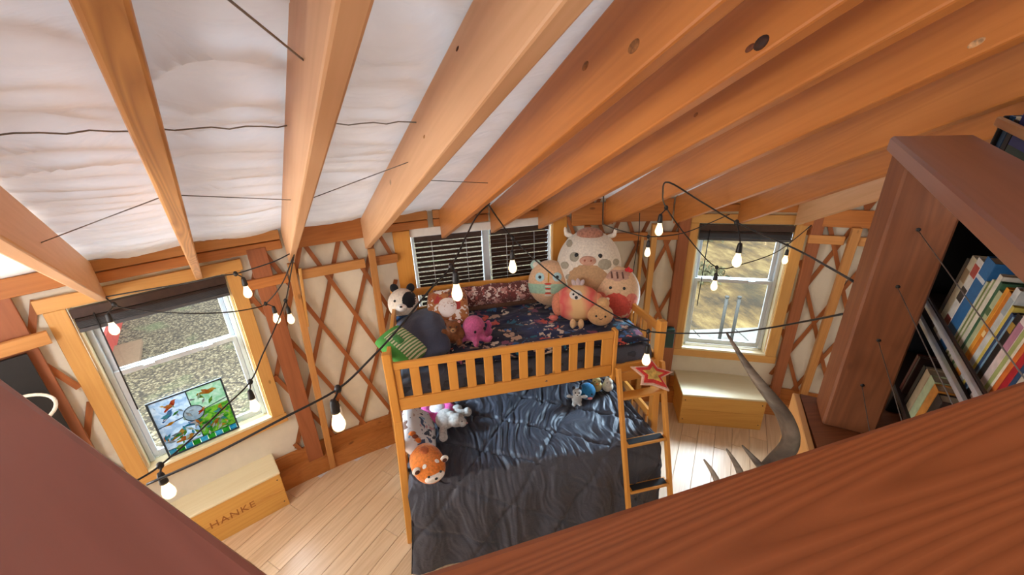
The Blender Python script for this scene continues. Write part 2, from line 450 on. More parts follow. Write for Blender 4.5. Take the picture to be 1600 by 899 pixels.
RLAB = {0: 'pale fir rafter at the far left, its foot over the left window head', 1: 'narrow fir rafter second from the left, its foot before the left window blind',
 2: 'fir rafter third from the left with a knotty underside, cables hooked at its foot', 3: 'broad pale rafter fourth from the left, ending beside the bed window',
 4: 'orange rafter just right of the broad pale one, its foot before the slatted blinds', 5: 'orange rafter with a dark hollow knot near its lower edge',
 6: 'orange rafter ending at the right post of the bed window', 7: 'orange rafter ending above the large cow plush', 8: 'orange rafter whose foot meets the left corner of the right window',
 9: 'orange rafter whose foot ends at the middle of the right window head', 10: 'short pale rafter at the right, its foot at the right corner of the right window',
 11: 'orange rafter running behind the stained railing post at far right', -1: 'pale rafter outside the left edge, running down past the dark wall panel'}
RF = {}; RO = {}
def rafter(i):
    o2, o5, t, mat = RAF[i]
    ph = PH0 + i * DPH
    rad = V3((math.sin(ph), math.cos(ph), 0)); tn = V3((math.cos(ph), -math.sin(ph), 0))
    pts = []
    r0 = 0.82; N = 6
    vs, fs = [], []
    for k in range(N + 1):
        r = r0 + (RT - r0) * k / N
        off = o2 + (o5 - o2) * (r - 2.0) / 2.97
        for s, zz in ((-1, 0.0), (1, 0.0), (1, 1.0), (-1, 1.0)):
            p = rad * r + tn * (off + s * t / 2) + V3((0, 0, zbot(r) + zz * depth_at(r)))
            vs.append(p)
    for k in range(N):
        for s in range(4):
            a = 4 * k + s; b = 4 * k + (s + 1) % 4
            fs.append((a, b, b + 4, a + 4))
    fs.append((3, 2, 1, 0)); fs.append(tuple(range(4 * N, 4 * N + 4)))
    F = frame(rad * RT + V3((0, 0, ZT)), rad + V3((0, 0, -SL)))
    o = prism('rafter', vs, fs, F, W[mat])
    md = o.modifiers.new('bevel', 'BEVEL'); md.width = 0.006; md.segments = 2; md.limit_method = 'ANGLE'
    lab = RLAB.get(i, 'orange rafter hidden behind the bookshelf side of the roof, number %d' % i)
    tag(o, lab, 'rafter', 'roof rafters')
    RF[i] = (ph, o2, o5, t, mat); RO[i] = o
    return o
for i in range(0, 12): rafter(i)
# knots on rafter sides
def raf_pt(i, r, zf, side):
    ph, o2, o5, t, mat = RF[i]
    rad = V3((math.sin(ph), math.cos(ph), 0)); tn = V3((math.cos(ph), -math.sin(ph), 0))
    off = o2 + (o5 - o2) * (r - 2.0) / 2.97
    return rad * r + tn * (off + side * t / 2) + V3((0, 0, zbot(r) + zf * depth_at(r)))

def knot(i, r, zf, w, h, col, proud=0.001):
    p = raf_pt(i, r, zf, -1); raf = RO[i]
    o = ell('knot', (0, 0, 0), (w, proud * 2, h), plain('knot_' + col.strip('#'), col, 0.7, 0, 0.3, 120), raf, None, 16, 8)
    ph = RF[i][0]; rad = V3((math.sin(ph), math.cos(ph), 0))
    o.matrix_basis = raf.matrix_basis.inverted() @ frame(p, rad + V3((0, 0, -SL)))
knot(5, 2.10, 0.13, 0.017, 0.011, '#3a1c0e', 0.003); knot(5, 2.125, 0.16, 0.012, 0.006, '#6e3818'); knot(4, 2.35, 0.62, 0.015, 0.008, '#96602e'); knot(4, 2.17, 0.3, 0.018, 0.010, '#96602e')
knot(7, 2.12, 0.16, 0.016, 0.007, '#d8a878'); knot(3, 2.37, 0.82, 0.009, 0.003, '#5a3014'); knot(3, 2.69, 0.5, 0.010, 0.004, '#a8743e'); knot(6, 2.6, 0.5, 0.012, 0.006, '#985c2a')
# ---- walls: canvas with window openings
WIN = {1: (-0.7355, 0.06), 2: (-0.245, 0.0), 3: (0.248, 0.0)}
OPEN = [(-0.7355 - 0.082, -0.7355 + 0.082, 0.76, 2.06), (-0.245 - 0.133, -0.245 + 0.133, 1.10, 2.12), (0.248 - 0.084, 0.248 + 0.084, 0.70, 2.06)]
def wall(name, p0, p1, step):
    ps = [p0 + (p1 - p0) * i / max(1, round((p1 - p0) / step)) for i in range(max(1, round((p1 - p0) / step)) + 1)]
    for a, b, c, d in OPEN:
        for x in (a, b):
            if p0 < x < p1: ps.append(x)
    ps = sorted(set(round(x, 5) for x in ps))
    zs = sorted(set([0, 0.3, 0.7, 0.76, 1.1, 1.4, 1.75, 2.06, 2.12, 2.4, 2.52]))
    vs = [cyl(p, R, z) for p in ps for z in zs]; fs = []
    n = len(zs)
    for i in range(len(ps) - 1):
        pm = (ps[i] + ps[i + 1]) / 2
        for j in range(n - 1):
            zm = (zs[j] + zs[j + 1]) / 2
            if any(a < pm < b and c < zm < d for a, b, c, d in OPEN): continue
            fs.append((i * n + j, i * n + j + 1, (i + 1) * n + j + 1, (i + 1) * n + j))
    return struct(mesh(name, vs, fs, M['canvas']))
wall_left = wall('wall_left', -1.35, -0.52, 0.03)
wall_back = wall('wall_back', -0.52, 0.02, 0.03)
wall_right = wall('wall_right', 0.02, 0.95, 0.03)
wall_front = wall('wall_front', 0.95, 2 * PI - 1.35, 0.08)
def wall_of(phi): return wall_left if phi < -0.52 else (wall_back if phi < 0.02 else wall_right)

# lattice laths
ZN, HP, PS = 1.455, 0.37, 0.2875
def lath_path(s0, sg, layer):
    """through node (s0, ZN), going up with slope sg"""
    out = []
    for k in range(41):
        z = 0.02 + 2.42 * k / 40
        s = s0 + sg * (z - ZN) / HP * PS / 2
        out.append((s / 5.04, z))
    return out
def blocked(phi, z):
    for (a, b, c, d), m in zip(OPEN, (0.016, 0.03, 0.016)):
        if a - m < phi < b + m and (z > c - 0.12 or c < 1.0): return True
    return False
def lath(path, rr, parent):
    wd, t = 0.034, 0.008
    vs, fs = [], []
    N = len(path)
    for i, (p, z) in enumerate(path):
        a = path[max(i - 1, 0)]; b = path[min(i + 1, N - 1)]
        dp, dz = (b[0] - a[0]) * 5.04, b[1] - a[1]; L = math.hypot(dp, dz); nx, nz = -dz / L, dp / L
        for s, q in ((-1, 0), (1, 0), (1, 1), (-1, 1)):
            vs.append(cyl(p + s * nx * wd / 2 / 5.04, rr + (q - 0.5) * t, z + s * nz * wd / 2))
    for i in range(N - 1):
        for s in range(4):
            a = 4 * i + s; b = 4 * i + (s + 1) % 4; fs.append((a, a + 4, b + 4, b))
    fs.append((0, 1, 2, 3)); fs.append((4 * N - 1, 4 * N - 2, 4 * N - 3, 4 * N - 4))
    P0, P1 = cyl(path[0][0], rr, path[0][1]), cyl(path[-1][0], rr, path[-1][1])
    F = frame((P0 + P1) / 2, P1 - P0, cyl(path[0][0], 1, 0))
    return prism('lath', vs, fs, F, W['lath'], parent)
for sg, rr in ((1, 5.036), (-1, 5.024)):
    for k in range(-26, 34):
        s0 = (-2.755 if k < 6 else -2.755 + 0.02) + PS * k
        path = lath_path(s0, sg, 0)
        seg = []
        for pz in path + [(9, 9)]:
            if -1.1 < pz[0] < 0.85 and not blocked(*pz): seg.append(pz)
            else:
                if len(seg) >= 4:
                    lath(seg[::3] + ([seg[-1]] if (len(seg) - 1) % 3 else []), rr, wall_of(seg[len(seg) // 2][0]))
                seg = []
# rails, studs, blocking
def chord(name, p0, p1, z0, z1, r, t, mat, parent=None):
    a, b = cyl(p0, r, (z0 + z1) / 2), cyl(p1, r, (z0 + z1) / 2); m = cyl((p0 + p1) / 2, 1, 0)
    return board_raw(name, ((b - a).length, z1 - z0, t), frame((a + b) / 2, b - a, m), mat, parent or wall_of((p0 + p1) / 2))
for p0, p1 in ((-1.06, -0.99), (-0.635, -0.578), (-0.563, -0.46), (-0.447, -0.405), (-0.075, 0.072), (0.088, 0.13), (0.352, 0.405), (0.425, 0.53), (0.535, 0.64), (0.645, 0.75)):
    chord('rail', p0, p1, 1.895, 1.972, 4.985, 0.036, W['stud'] if (p0 > -0.57 and p0 < -0.5) or p0 > 0.3 or p0 < -0.8 else W['beam'])
chord('rail', -0.985, -0.838, 1.895, 1.972, 4.935, 0.036, W['stud'])
def stud(phi, w, mat, r=4.975, z0=0.0, z1=2.055, d=0.05, phi2=None):
    a, b = cyl(phi, r, z0), cyl(phi2 if phi2 is not None else phi, r, z1)
    return board('stud', a, b, w, d, W[mat], wall_of(phi), up=cyl(phi, 1, 0))
stud(-0.609, 0.125, 'stud_red', 5.0, 0, 2.2)
stud(-0.866, 0.15, 'stud_red', 5.0, 0, 2.2)
stud(-0.587, 0.05, 'stud', 4.95, 0.02, 2.05, 0.045, -0.5695)
stud(-0.569, 0.022, 'casing', 4.94, 1.5, 2.0, 0.02, -0.559)
stud(-0.461, 0.055, 'stud', 4.95, 0.02, 2.06, 0.045, -0.447)
stud(-1.015, 0.05, 'stud', 4.965, 0, 2.05)
stud(-0.045, 0.06, 'stud_red', 4.965, 0, 2.06)
stud(0.083, 0.055, 'casing', 4.95, 0, 2.06)
stud(0.062, 0.03, 'casing', 4.97, 0, 1.95)
stud(0.141, 0.10, 'stud_red', 5.0, 0, 2.2)
stud(0.362, 0.09, 'stud_red', 5.0, 0, 2.2)
stud(0.407, 0.065, 'stud', 4.95, 0, 2.06, 0.05, 0.416)
stud(0.53, 0.06, 'stud', 4.95, 0, 2.06)
stud(0.64, 0.06, 'stud_red', 4.95, 0, 2.06)
for i, p0, p1, z0, z1, m in ((2, -0.563, -0.452, 2.15, 2.335, 'beam'), (6, -0.075, 0.005, 2.06, 2.27, 'beam'), (7, 0.0, 0.115, 2.08, 2.29, 'beam'), (10, 0.34, 0.44, 2.05, 2.2, 'beam'), (11, 0.45, 0.55, 2.05, 2.22, 'beam'), (-1, -0.895, -0.8, 2.19, 2.30, 'beam')):
    chord('blocking', p0, p1, z0, z1, 5.0, 0.04, W[m])
for p0, p1 in ((-0.80, -0.686), (-0.682, -0.575), (-0.45, -0.345), (-0.335, -0.235), (-0.225, -0.125), (0.12, 0.232), (0.238, 0.34), (-0.115, -0.08)):
    chord('header_board', p0, p1, 2.245, 2.315, 4.985, 0.05, W['stud'])
    chord('header_board', p0, p1, 2.165, 2.232, 5.01, 0.05, W['beam'])
# rim cable board hidden at the eaves
# baseboards
def base(name, p0, p1):
    N = max(2, int((p1 - p0) / 0.06)); vs, fs = [], []
    prof = ((5.045, 0.30), (5.02, 0.30), (5.02, 0.17), (4.955, 0.155), (4.945, 0.0), (5.045, 0.0))
    for i in range(N + 1):
        p = p0 + (p1 - p0) * i / N
        for r, z in prof: vs.append(cyl(p, r, z))
    n = len(prof)
    for i in range(N):
        for k in range(n):
            a = i * n + k; b = i * n + (k + 1) % n; fs.append((a, b, b + n, a + n))
    P = cyl((p0 + p1) / 2, 5.0, 0)
    return struct(prism(name, vs, fs, frame(P, cyl(p1, 5, 0) - cyl(p0, 5, 0)), W['beam']))
base('baseboard_left', -1.2, -0.46); base('baseboard_back', -0.455, 0.06); base('baseboard_right', 0.065, 0.8)

# ---- floor with planks
floor = struct(lathe('floor', [(0.001, 0.0), (5.3, 0.0), (5.3, -0.25), (0.001, -0.25)], W['floor'], None, None, 64))
floor.location = (0, 0, -0.012)
fd = V3((math.cos(math.radians(61)), math.sin(math.radians(61)), 0)); fn = V3((-fd.y, fd.x, 0))
rnd = random.Random(3)
PW = 0.152
for k in range(-22, 40):
    c = k * PW + 0.076
    if abs(c) > 4.9: continue
    h = math.sqrt(4.97 ** 2 - c * c)
    x = -h - rnd.random() * 0.9
    while x < h:
        x1 = x + 1.22; a, b = max(x, -h), min(x1, h); x = x1
        if b - a < 0.08: continue
        mid = fd * (a + b) / 2 + fn * c
        if mid.y < 1.9 - 0.1 * abs(mid.x) or mid.x > 3.2: continue
        board_raw('plank', (round(b - a - 0.002, 3), PW - 0.0025, 0.016), frame(mid + V3((0, 0, -0.007)), fd), W['floor'], floor, 0.0015).location.z += 0.012

# ---- windows
def window(n, phi, dz):
    r = 5.0
    w = struct(empty('window_%d' % n, (r * math.sin(phi), r * math.cos(phi), 0), -phi))
    zb, ztop = 0.69 + dz, 2.055
    U, Uo = 0.405, 0.50
    ca = W['casing']
    box('casing', (-Uo, -0.028, zb - 0.01), (-U, 0.0, ztop), ca, w); box('casing', (U, -0.028, zb - 0.01), (Uo, 0.0, ztop), ca, w)
    box('head_casing', (-Uo - 0.02, -0.03, ztop + 0.001), (Uo + 0.02, 0.0, ztop + 0.085), ca, w)
    box('apron', (-Uo - 0.01, -0.026, zb - 0.095), (Uo + 0.01, 0.0, zb - 0.012), ca, w)
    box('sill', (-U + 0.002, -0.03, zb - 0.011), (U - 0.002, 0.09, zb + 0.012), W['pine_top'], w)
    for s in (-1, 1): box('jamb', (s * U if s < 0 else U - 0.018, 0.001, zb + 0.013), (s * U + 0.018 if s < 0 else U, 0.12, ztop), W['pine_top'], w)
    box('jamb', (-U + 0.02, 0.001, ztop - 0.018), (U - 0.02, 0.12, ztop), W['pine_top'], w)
    vi = M['vinyl']; u = U - 0.02; zl, zh = zb + 0.014, ztop - 0.02; zm = zb + 0.76
    fr = box('frame_bar', (-u, 0.06, zl), (-u + 0.03, 0.13, zh), vi, w)
    box('frame_bar', (u - 0.03, 0.06, zl), (u, 0.13, zh), vi, w); box('frame_bar', (-u + 0.031, 0.091, zl), (u - 0.031, 0.13, zl + 0.03), vi, w); box('frame_bar', (-u + 0.031, 0.06, zh - 0.03), (u - 0.031, 0.13, zh), vi, w)
    for (za, zc, y) in ((zl + 0.031, zm + 0.015, 0.068), (zm - 0.015, zh - 0.031, 0.098)):
        sash = empty('sash', (0, 0, 0)); sash.parent = w
        e = 0.03; x = u - 0.031
        box('stile', (-x, y, za), (-x + e, y + 0.024, zc), vi, sash, 0.002); box('stile', (x - e, y, za), (x, y + 0.024, zc), vi, sash, 0.002)
        box('sash_rail', (-x + e, y, za), (x - e, y + 0.024, za + e + 0.006), vi, sash, 0.002); box('sash_rail', (-x + e, y, zc - e - 0.006), (x - e, y + 0.024, zc), vi, sash, 0.002)
        mesh('glass_pane', [(-x + e, y + 0.012, za + e), (x - e, y + 0.012, za + e), (x - e, y + 0.012, zc - e), (-x + e, y + 0.012, zc - e)], [(0, 1, 2, 3)], M['glass'], sash)
    for s in (-1, 1): box('sash_lock', (s * 0.17 - 0.03, 0.05, zm - 0.004), (s * 0.17 + 0.03, 0.066, zm + 0.012), vi, w, 0.002)
    return w
window(1, -0.7355, 0.065)
window(3, 0.248, 0.0)

def raised_blind(phi, label, wand_u, wand_z, dz):
    r = 5.0
    t = thing('window_blind', label, 'blind', (r * math.sin(phi), r * math.cos(phi), 0), -phi)
    box('headrail', (-0.395, -0.038, 1.985), (0.395, 0.02, 2.045), M['blind_brown'], t)
    for k in range(9):
        z = 1.978 - k * 0.0065
        box('slat', (-0.392, -0.036, z - 0.004), (0.392, 0.018, z), M['blind_brown'] if k < 3 else M['blind_grey'], t, 0.001)
    box('bottom_rail', (-0.392, -0.04, 1.892), (0.392, 0.02, 1.917), M['blind_grey'], t)
    tube('wand', [(wand_u, -0.045, 2.0), (wand_u - 0.005, -0.05, 1.6), (wand_u - 0.01, -0.045, wand_z)], 0.0045, M['black'], t, 6)
    return t
raised_blind(-0.7355, 'dark blind gathered up at the top of the left window', -0.30, 1.27, 0)
raised_blind(0.248, 'dark grey blind gathered up at the top of the right window', -0.31, 1.21, 0)

# middle window behind the bunk bed, two closed venetian blinds
phi = -0.245
wm = struct(empty('window_2', (5.0 * math.sin(phi), 5.0 * math.cos(phi), 0), -phi))
box('casing', (-0.81, -0.05, 1.0), (-0.665, 0.0, 2.155), W['bed'], wm); box('casing', (0.665, -0.05, 1.0), (0.81, 0.0, 2.155), W['bed'], wm)
box('head_casing', (-0.664, -0.02, 2.085), (0.664, 0.0, 2.16), M['white'], wm)
box('apron', (-0.81, -0.05, 0.9), (0.81, 0.0, 0.995), W['bed'], wm)
box('mullion', (-0.012, 0.03, 1.12), (0.05, 0.1, 2.084), M['vinyl'], wm)
for a, b in ((-0.663, -0.64), (0.64, 0.663)): box('frame_bar', (a, 0.02, 1.12), (b, 0.1, 2.084), M['vinyl'], wm)
box('frame_bar', (-0.64, 0.04, 1.1), (0.64, 0.1, 1.14), M['vinyl'], wm)
for a, b in ((-0.64, -0.012), (0.05, 0.64)):
    mesh('glass_pane', [(a, 0.08, 1.14), (b, 0.08, 1.14), (b, 0.08, 2.084), (a, 0.08, 2.084)], [(0, 1, 2, 3)], M['glass'], wm)
def venetian(a, b, label, seed):
    t = thing('venetian_blind', label, 'blind', (5.0 * math.sin(phi), 5.0 * math.cos(phi), 0), -phi)
    box('headrail', (a, -0.012, 2.03), (b, 0.035, 2.082), M['blind_brown'], t)
    rr = random.Random(seed); z = 2.02
    while z > 1.14:
        gap = rr.random() < (0.5 if b < 0 else 0.25)
        ang = math.radians(-62 if b < 0 else -69)
        c = V3(((a + b) / 2, 0.012, z - 0.02)); F = Matrix.Translation(c) @ Matrix.Rotation(ang, 4, 'X')
        board_raw('slat', (b - a - 0.006, 0.046, 0.0028), F, M['blind_brown'], t, 0.001)
        z -= 0.047 if gap else 0.0395
    for x in (a + 0.15, b - 0.15): tube('ladder_cord', [(x, -0.016, 2.03), (x, -0.016, 1.13)], 0.0025, M['vinyl'], t, 5)
    box('bottom_rail', (a + 0.003, -0.012, 1.10), (b - 0.003, 0.035, 1.125), M['blind_brown'], t)
venetian(-0.635, -0.022, 'left of the two brown slatted blinds behind the bunk bed', 4)
venetian(0.06, 0.636, 'right of the two brown slatted blinds behind the bunk bed', 9)

# ---- outside
def ground_mat():
    k = NT('outside_ground'); v = k.coords((1, 1, 1), False)
    vo = k.n('ShaderNodeTexVoronoi', i_Scale=26.0); k.l(v, vo.inputs['Vector'])
    sp = k.n('ShaderNodeSeparateColor'); k.l(vo.outputs['Color'], sp.inputs[0])
    g = k.ramp(sp.outputs[0], [(0.0, lin('#473d2c')), (0.5, lin('#75664a')), (1.0, lin('#9a8b6c'))])
    g = k.mix(k.ramp(vo.outputs['Distance'], [(0.3, (0, 0, 0, 1)), (0.75, (1, 1, 1, 1))]), g, lin('#352c20'))
    mn = k.n('ShaderNodeTexNoise', i_Scale=1.3, i_Detail=3.0); k.l(v, mn.inputs['Vector'])
    g = k.mix(k.ramp(mn.outputs[0], [(0.58, (0, 0, 0, 1)), (0.72, (0.6, 0.6, 0.6, 1))]), g, lin('#5c6440'))
    gn = k.n('ShaderNodeTexNoise', i_Scale=2.0, i_Detail=8.0, i_Roughness=0.7); k.l(k.coords((1, 0.35, 1), False), gn.inputs['Vector'])
    gr = k.ramp(gn.outputs[0], [(0.36, lin('#3c301c')), (0.5, lin('#6e572f')), (0.64, lin('#957f4c'))])
    bn = k.n('ShaderNodeTexNoise', i_Scale=0.8, i_Detail=4.0); k.l(v, bn.inputs['Vector'])
    gr = k.mix(k.ramp(bn.outputs[0], [(0.56, (0, 0, 0, 1)), (0.7, (0.7, 0.7, 0.7, 1))]), gr, lin('#33301f'))
    sx = k.n('ShaderNodeSeparateXYZ'); k.l(v, sx.inputs[0])
    fac = k.ramp(k.math('ADD', k.math('MULTIPLY', sx.outputs[0], 0.25), 0.5), [(0.42, (0, 0, 0, 1)), (0.6, (1, 1, 1, 1))])
    k.l(k.mix(fac, g, gr), k.b.inputs['Base Color']); k.b.inputs['Roughness'].default_value = 0.95
    k.bump(vo.outputs['Distance'], 0.6, 0.02); return k.m
ground = struct(mesh('ground', [(-60, -60, -0.8), (60, -60, -0.8), (60, 60, -0.8), (-60, 60, -0.8)], [(0, 1, 2, 3)], ground_mat()))
pav = plain('pale_paving', '#86827a', 0.9, 0, 0.1, 8, 0.2)
for i in range(5):
    for j in range(2):
        x0 = 0.9 + i * 0.78; y0 = 6.35 + j * 0.78
        box('paving_slab', (x0, y0, -0.8), (x0 + 0.76, y0 + 0.76, -0.755), pav, ground, 0.006)
def fence_post(x, y, label):
    o = thing('fence_post', label, 'post', (x, y, -0.8), 0, 'grey posts outside the right window')
    tube('pipe', [(0, 0, 0), (0.0, 0, 0.9)], 0.028, M['metal_dull'], o, 8); lathe('post_cap', [(0.001, 0.93), (0.034, 0.92), (0.034, 0.89), (0.028, 0.89)], M['metal_dull'], o, None, 10)
M['metal_dull'] = plain('dull_metal', '#403e38', 0.7, 0.0)
fence_post(2.72, 7.45, 'left of two grey posts standing outside the right window')
fence_post(2.92, 7.42, 'right of two grey posts standing outside the right window')
def bush(x, y, s, label, sd):
    o = thing('dry_shrub', label, 'shrub', (x, y, -0.8), 0, 'shrubs in the dry grass')
    rr = random.Random(sd); vs, fs = [], []
    for k in range(260):
        d = V3((rr.gauss(0, 1), rr.gauss(0, 1), abs(rr.gauss(0, 1)))).normalized(); p = d * s * (0.35 + 0.65 * rr.random()); p.z *= 0.7
        a = V3((rr.gauss(0, 1), rr.gauss(0, 1), rr.gauss(0, 1))).normalized() * s * 0.14; b = a.cross(d).normalized() * s * 0.05
        n = len(vs); vs += [p - a, p + b, p + a, p - b]; fs.append((n, n + 1, n + 2, n + 3))
    q = mesh('foliage', vs, fs, M['shrub'], o); q['kind'] = 'stuff'
    for k in range(4): tube('branch', [(0, 0, 0), (rr.uniform(-.3, .3) * s, rr.uniform(-.3, .3) * s, s * 0.5)], 0.02, M['shrub'], o, 5)
M['shrub'] = plain('shrub_leaf', '#6d6a4a', 0.9, 0, 0.3, 4)
bush(5.6, 14.5, 1.0, 'grey green shrub seen at the top left of the right window', 1); bush(8.2, 15.0, 1.1, 'grey green shrub seen at the top right of the right window', 2); bush(3.9, 10.6, 0.6, 'small shrub behind the two grey posts outside', 3)
# outbuilding seen through the left window
ob = thing('outbuilding', 'white outbuilding with red skirting beside a tan slab, outside the left window', 'building', (0, 0, 0))
Pa, Qa = V3((-7.95, 7.0, -0.8)), V3((-10.6, 10.4, -0.8)); dl = (Qa - Pa).normalized(); lf = V3((-dl.y, dl.x, 0)); up = V3((0, 0, 1))
board('wall', Pa + up * 1.3 + lf * 0.05, Qa + up * 1.3 + lf * 0.05, 0.1, 2.2, M['white'], ob)
board('wall', Pa + up * 1.3 + lf * 0.1, Pa + up * 1.3 + lf * 3, 0.1, 2.2, M['white'], ob)
board('skirting', Pa + up * 0.2 - lf * 0.02, Qa + up * 0.2 - lf * 0.02, 0.06, 0.40, plain('red_paint', '#a8382a', 0.6), ob)
board('roof', Pa + up * 2.5 + lf * 1.2, Qa + up * 2.5 + lf * 1.2, 3.2, 0.1, M['metal_dull'], ob)
board('concrete_slab', Pa + dl * 0.05 + up * 0.04 - lf * 0.25, Pa + dl * 1.3 + up * 0.04 - lf * 0.25, 0.42, 0.08, plain('tan_concrete', '#7d6248', 0.9), ob)
def rebase(t, loc, rotz=0.0):
    """move a thing's origin to its base without moving its parts"""
    Mt = Matrix.Translation(V3(loc)) @ Matrix.Rotation(rotz, 4, 'Z'); Mi = Mt.inverted()
    for ch in t.children: ch.matrix_basis = Mi @ ch.matrix_basis
    t.location = loc; t.rotation_euler = (0, 0, rotz)
rebase(ob, (-9.2, 8.6, -0.8))

# ================================================================ loft
ZC = 2.853                                   # top of the near railing caps
dR = V3((0.961, 0.277, 0)).normalized(); dL = V3((-0.883, 0.469, 0)).normalized()
nR = V3((0.277, -0.961, 0)).normalized(); nL = V3((-0.469, -0.883, 0)).normalized()
cR = V3((-1.004, 1.306, ZC)); cL = V3((-1.047, 1.307, ZC))
# corner where the two far edges meet
den = dR.x * dL.y - dR.y * dL.x; tt = ((cL.x - cR.x) * dL.y - (cL.y - cR.y) * dL.x) / den
CR = cR + dR * tt
CW = 0.14
def cap_board(name, a, d, n, ln, mat, parent, inner):
    """railing cap with eased edges, mitred at the corner"""
    prof = []
    e = 0.003; t = 0.038
    for y, z in ((0, -e), (e * 0.3, -e * 0.3), (e, 0), (CW - e, 0), (CW - e * 0.3, -e * 0.3), (CW, -e), (CW, -t), (0, -t)): prof.append((y, z))
    vs, fs = [], []
    N = 1
    for x0 in (0, ln):
        for y, z in prof:
            x = x0 + (inner * y if x0 == 0 else 0)
            vs.append(a + d * x + n * y + V3((0, 0, z)))
    k = len(prof)
    for i in range(k): fs.append((i, (i + 1) % k, (i + 1) % k + k, i + k))
    fs.append(tuple(range(k - 1, -1, -1))); fs.append(tuple(range(k, 2 * k)))
    F = frame(a + d * ln / 2 + n * CW / 2, d)
    o = prism(name, vs, fs, F, mat, parent)
    bm = bmesh.new(); bm.from_mesh(o.data); bmesh.ops.recalc_face_normals(bm, faces=bm.faces[:]); bm.to_mesh(o.data); bm.free()
    return o
# mitre: the bisector of the corner
bis = (nR + nL).normalized(); mR = bis.dot(dR) / bis.dot(nR); mL = bis.dot(dL) / bis.dot(nL)
ra = thing('loft_railing', 'red brown stained railing cap filling the lower right foreground', 'railing')
cap_board('top_rail', CR, dR, nR, 1.15, W['loft'], ra, mR)
rb = thing('loft_railing', 'blurred dark red railing cap filling the lower left corner', 'railing')
cap_board('top_rail', CR, dL, nL, 2.2, W['loft_left'], rb, mL)
def under_rail(t, d, n, ln, posts, mat):
    a = CR + n * CW / 2
    for x in posts: board('post', a + d * x + V3((0, 0, -0.86)), a + d * x + V3((0, 0, -0.039)), 0.07, 0.07, mat, t, up=n)
    for k in range(5):
        z = -0.18 - 0.14 * k
        tube('cable', [a + d * (posts[0] + 0.036) + V3((0, 0, z)), a + d * (ln - 0.02) + V3((0, 0, z))], 0.0025, M['cable'], t, 6)
    rebase(t, a + d * posts[-1] + V3((0, 0, -0.86)))
under_rail(ra, dR, nR, 0.74, (0.12, 0.7), W['post'])
under_rail(rb, dL, nL, 2.1, (0.12, 1.1, 2.1), W['post'])
# loft floor under the railings
LT = 1.99
def slab(name, poly, z0, z1, mat, parent=None):
    n = len(poly); vs = [(p[0], p[1], z0) for p in poly] + [(p[0], p[1], z1) for p in poly]
    fs = [tuple(range(n - 1, -1, -1)), tuple(range(n, 2 * n))] + [(i, (i + 1) % n, (i + 1) % n + n, i + n) for i in range(n)]
    o = mesh(name, vs, fs, mat, parent)
    bm = bmesh.new(); bm.from_mesh(o.data); bmesh.ops.recalc_face_normals(bm, faces=bm.faces[:]); bm.to_mesh(o.data); bm.free(); return o
cd = V3((0.477, 0.879, 0)).normalized(); cn = V3((-cd.y, cd.x, 0)); cm = -cn
A = V3((0.078, 2.298, 0))
e1 = CR + dL * 2.2; e2 = V3((-2.9, -1.2, 0)); J = V3((-0.33, 1.53, 0)); E1 = A + cd * 0.165 + cn * 0.045; E3 = A + cd * 0.165 + cm * 0.17; E4 = A + cd * 0.5 + cm * 0.17; E2 = A + cd * 0.5 + cm * 1.5
loft_floor = struct(slab('loft_floor', [(CR.x, CR.y), (J.x + 0.02, J.y - 0.03), (J.x, J.y), (E1.x, E1.y), (E3.x, E3.y), (E4.x, E4.y), (E2.x, E2.y), (2.2, -1.2), (e2.x, e2.y), (e1.x, e1.y)], LT - 0.25, LT, W['post']))
fa = A + cd * 0.163 + cn * 0.058; fb = V3((J.x, J.y, 0)) + cn * 0.03
board('fascia_board', fa + V3((0, 0, LT - 0.13)), fb + V3((0, 0, LT - 0.13)), 0.022, 0.262, W['fascia'], loft_floor)

# ---- railing with the big post, sloping cap and steel cables on the right
rr_ = thing('cable_railing', 'stained railing with a thick post, sloping cap and steel cables in front of the bookshelf', 'railing')
pc = A + cm * 0.07 + cd * 0.07
board('post', pc + V3((0, 0, LT)), pc + V3((0, 0, 2.872)), 0.14, 0.14, W['post'], rr_, up=cd, b=0.006)
F1 = V3((0.121, 2.419, 2.915)); cdir = V3((-0.471, -0.868, -0.160)).normalized()
capt = 0.042
ln = 1.02; wcap = 0.172
o = board('top_rail', F1 + cm * wcap / 2 + V3((0, 0, -capt / 2)), F1 + cm * wcap / 2 + cdir * ln + V3((0, 0, -capt / 2)), wcap, capt, W['cap'], rr_, b=0.006)
for z, zn, xn in ((2.680, 2.573, 0.57), (2.513, 2.425, 0.422), (2.337, 2.267, 0.267), (2.173, 2.126, 0.127)):
    s = (zn - z) / xn; p = A + cm * 0.067
    L = 0.86
    tube('cable', [p + V3((0, 0, z)) + cd * 0.01, p - cd * L + V3((0, 0, z + s * L))], 0.0012, M['cable'], rr_, 6)
    tube('cable_hole', [p + V3((0, 0, z)) + cd * 0.001, p + V3((0, 0, z)) - cd * 0.0012], 0.0055, M['black'], rr_, 10)
rebase(rr_, (pc.x, pc.y, LT), 0)

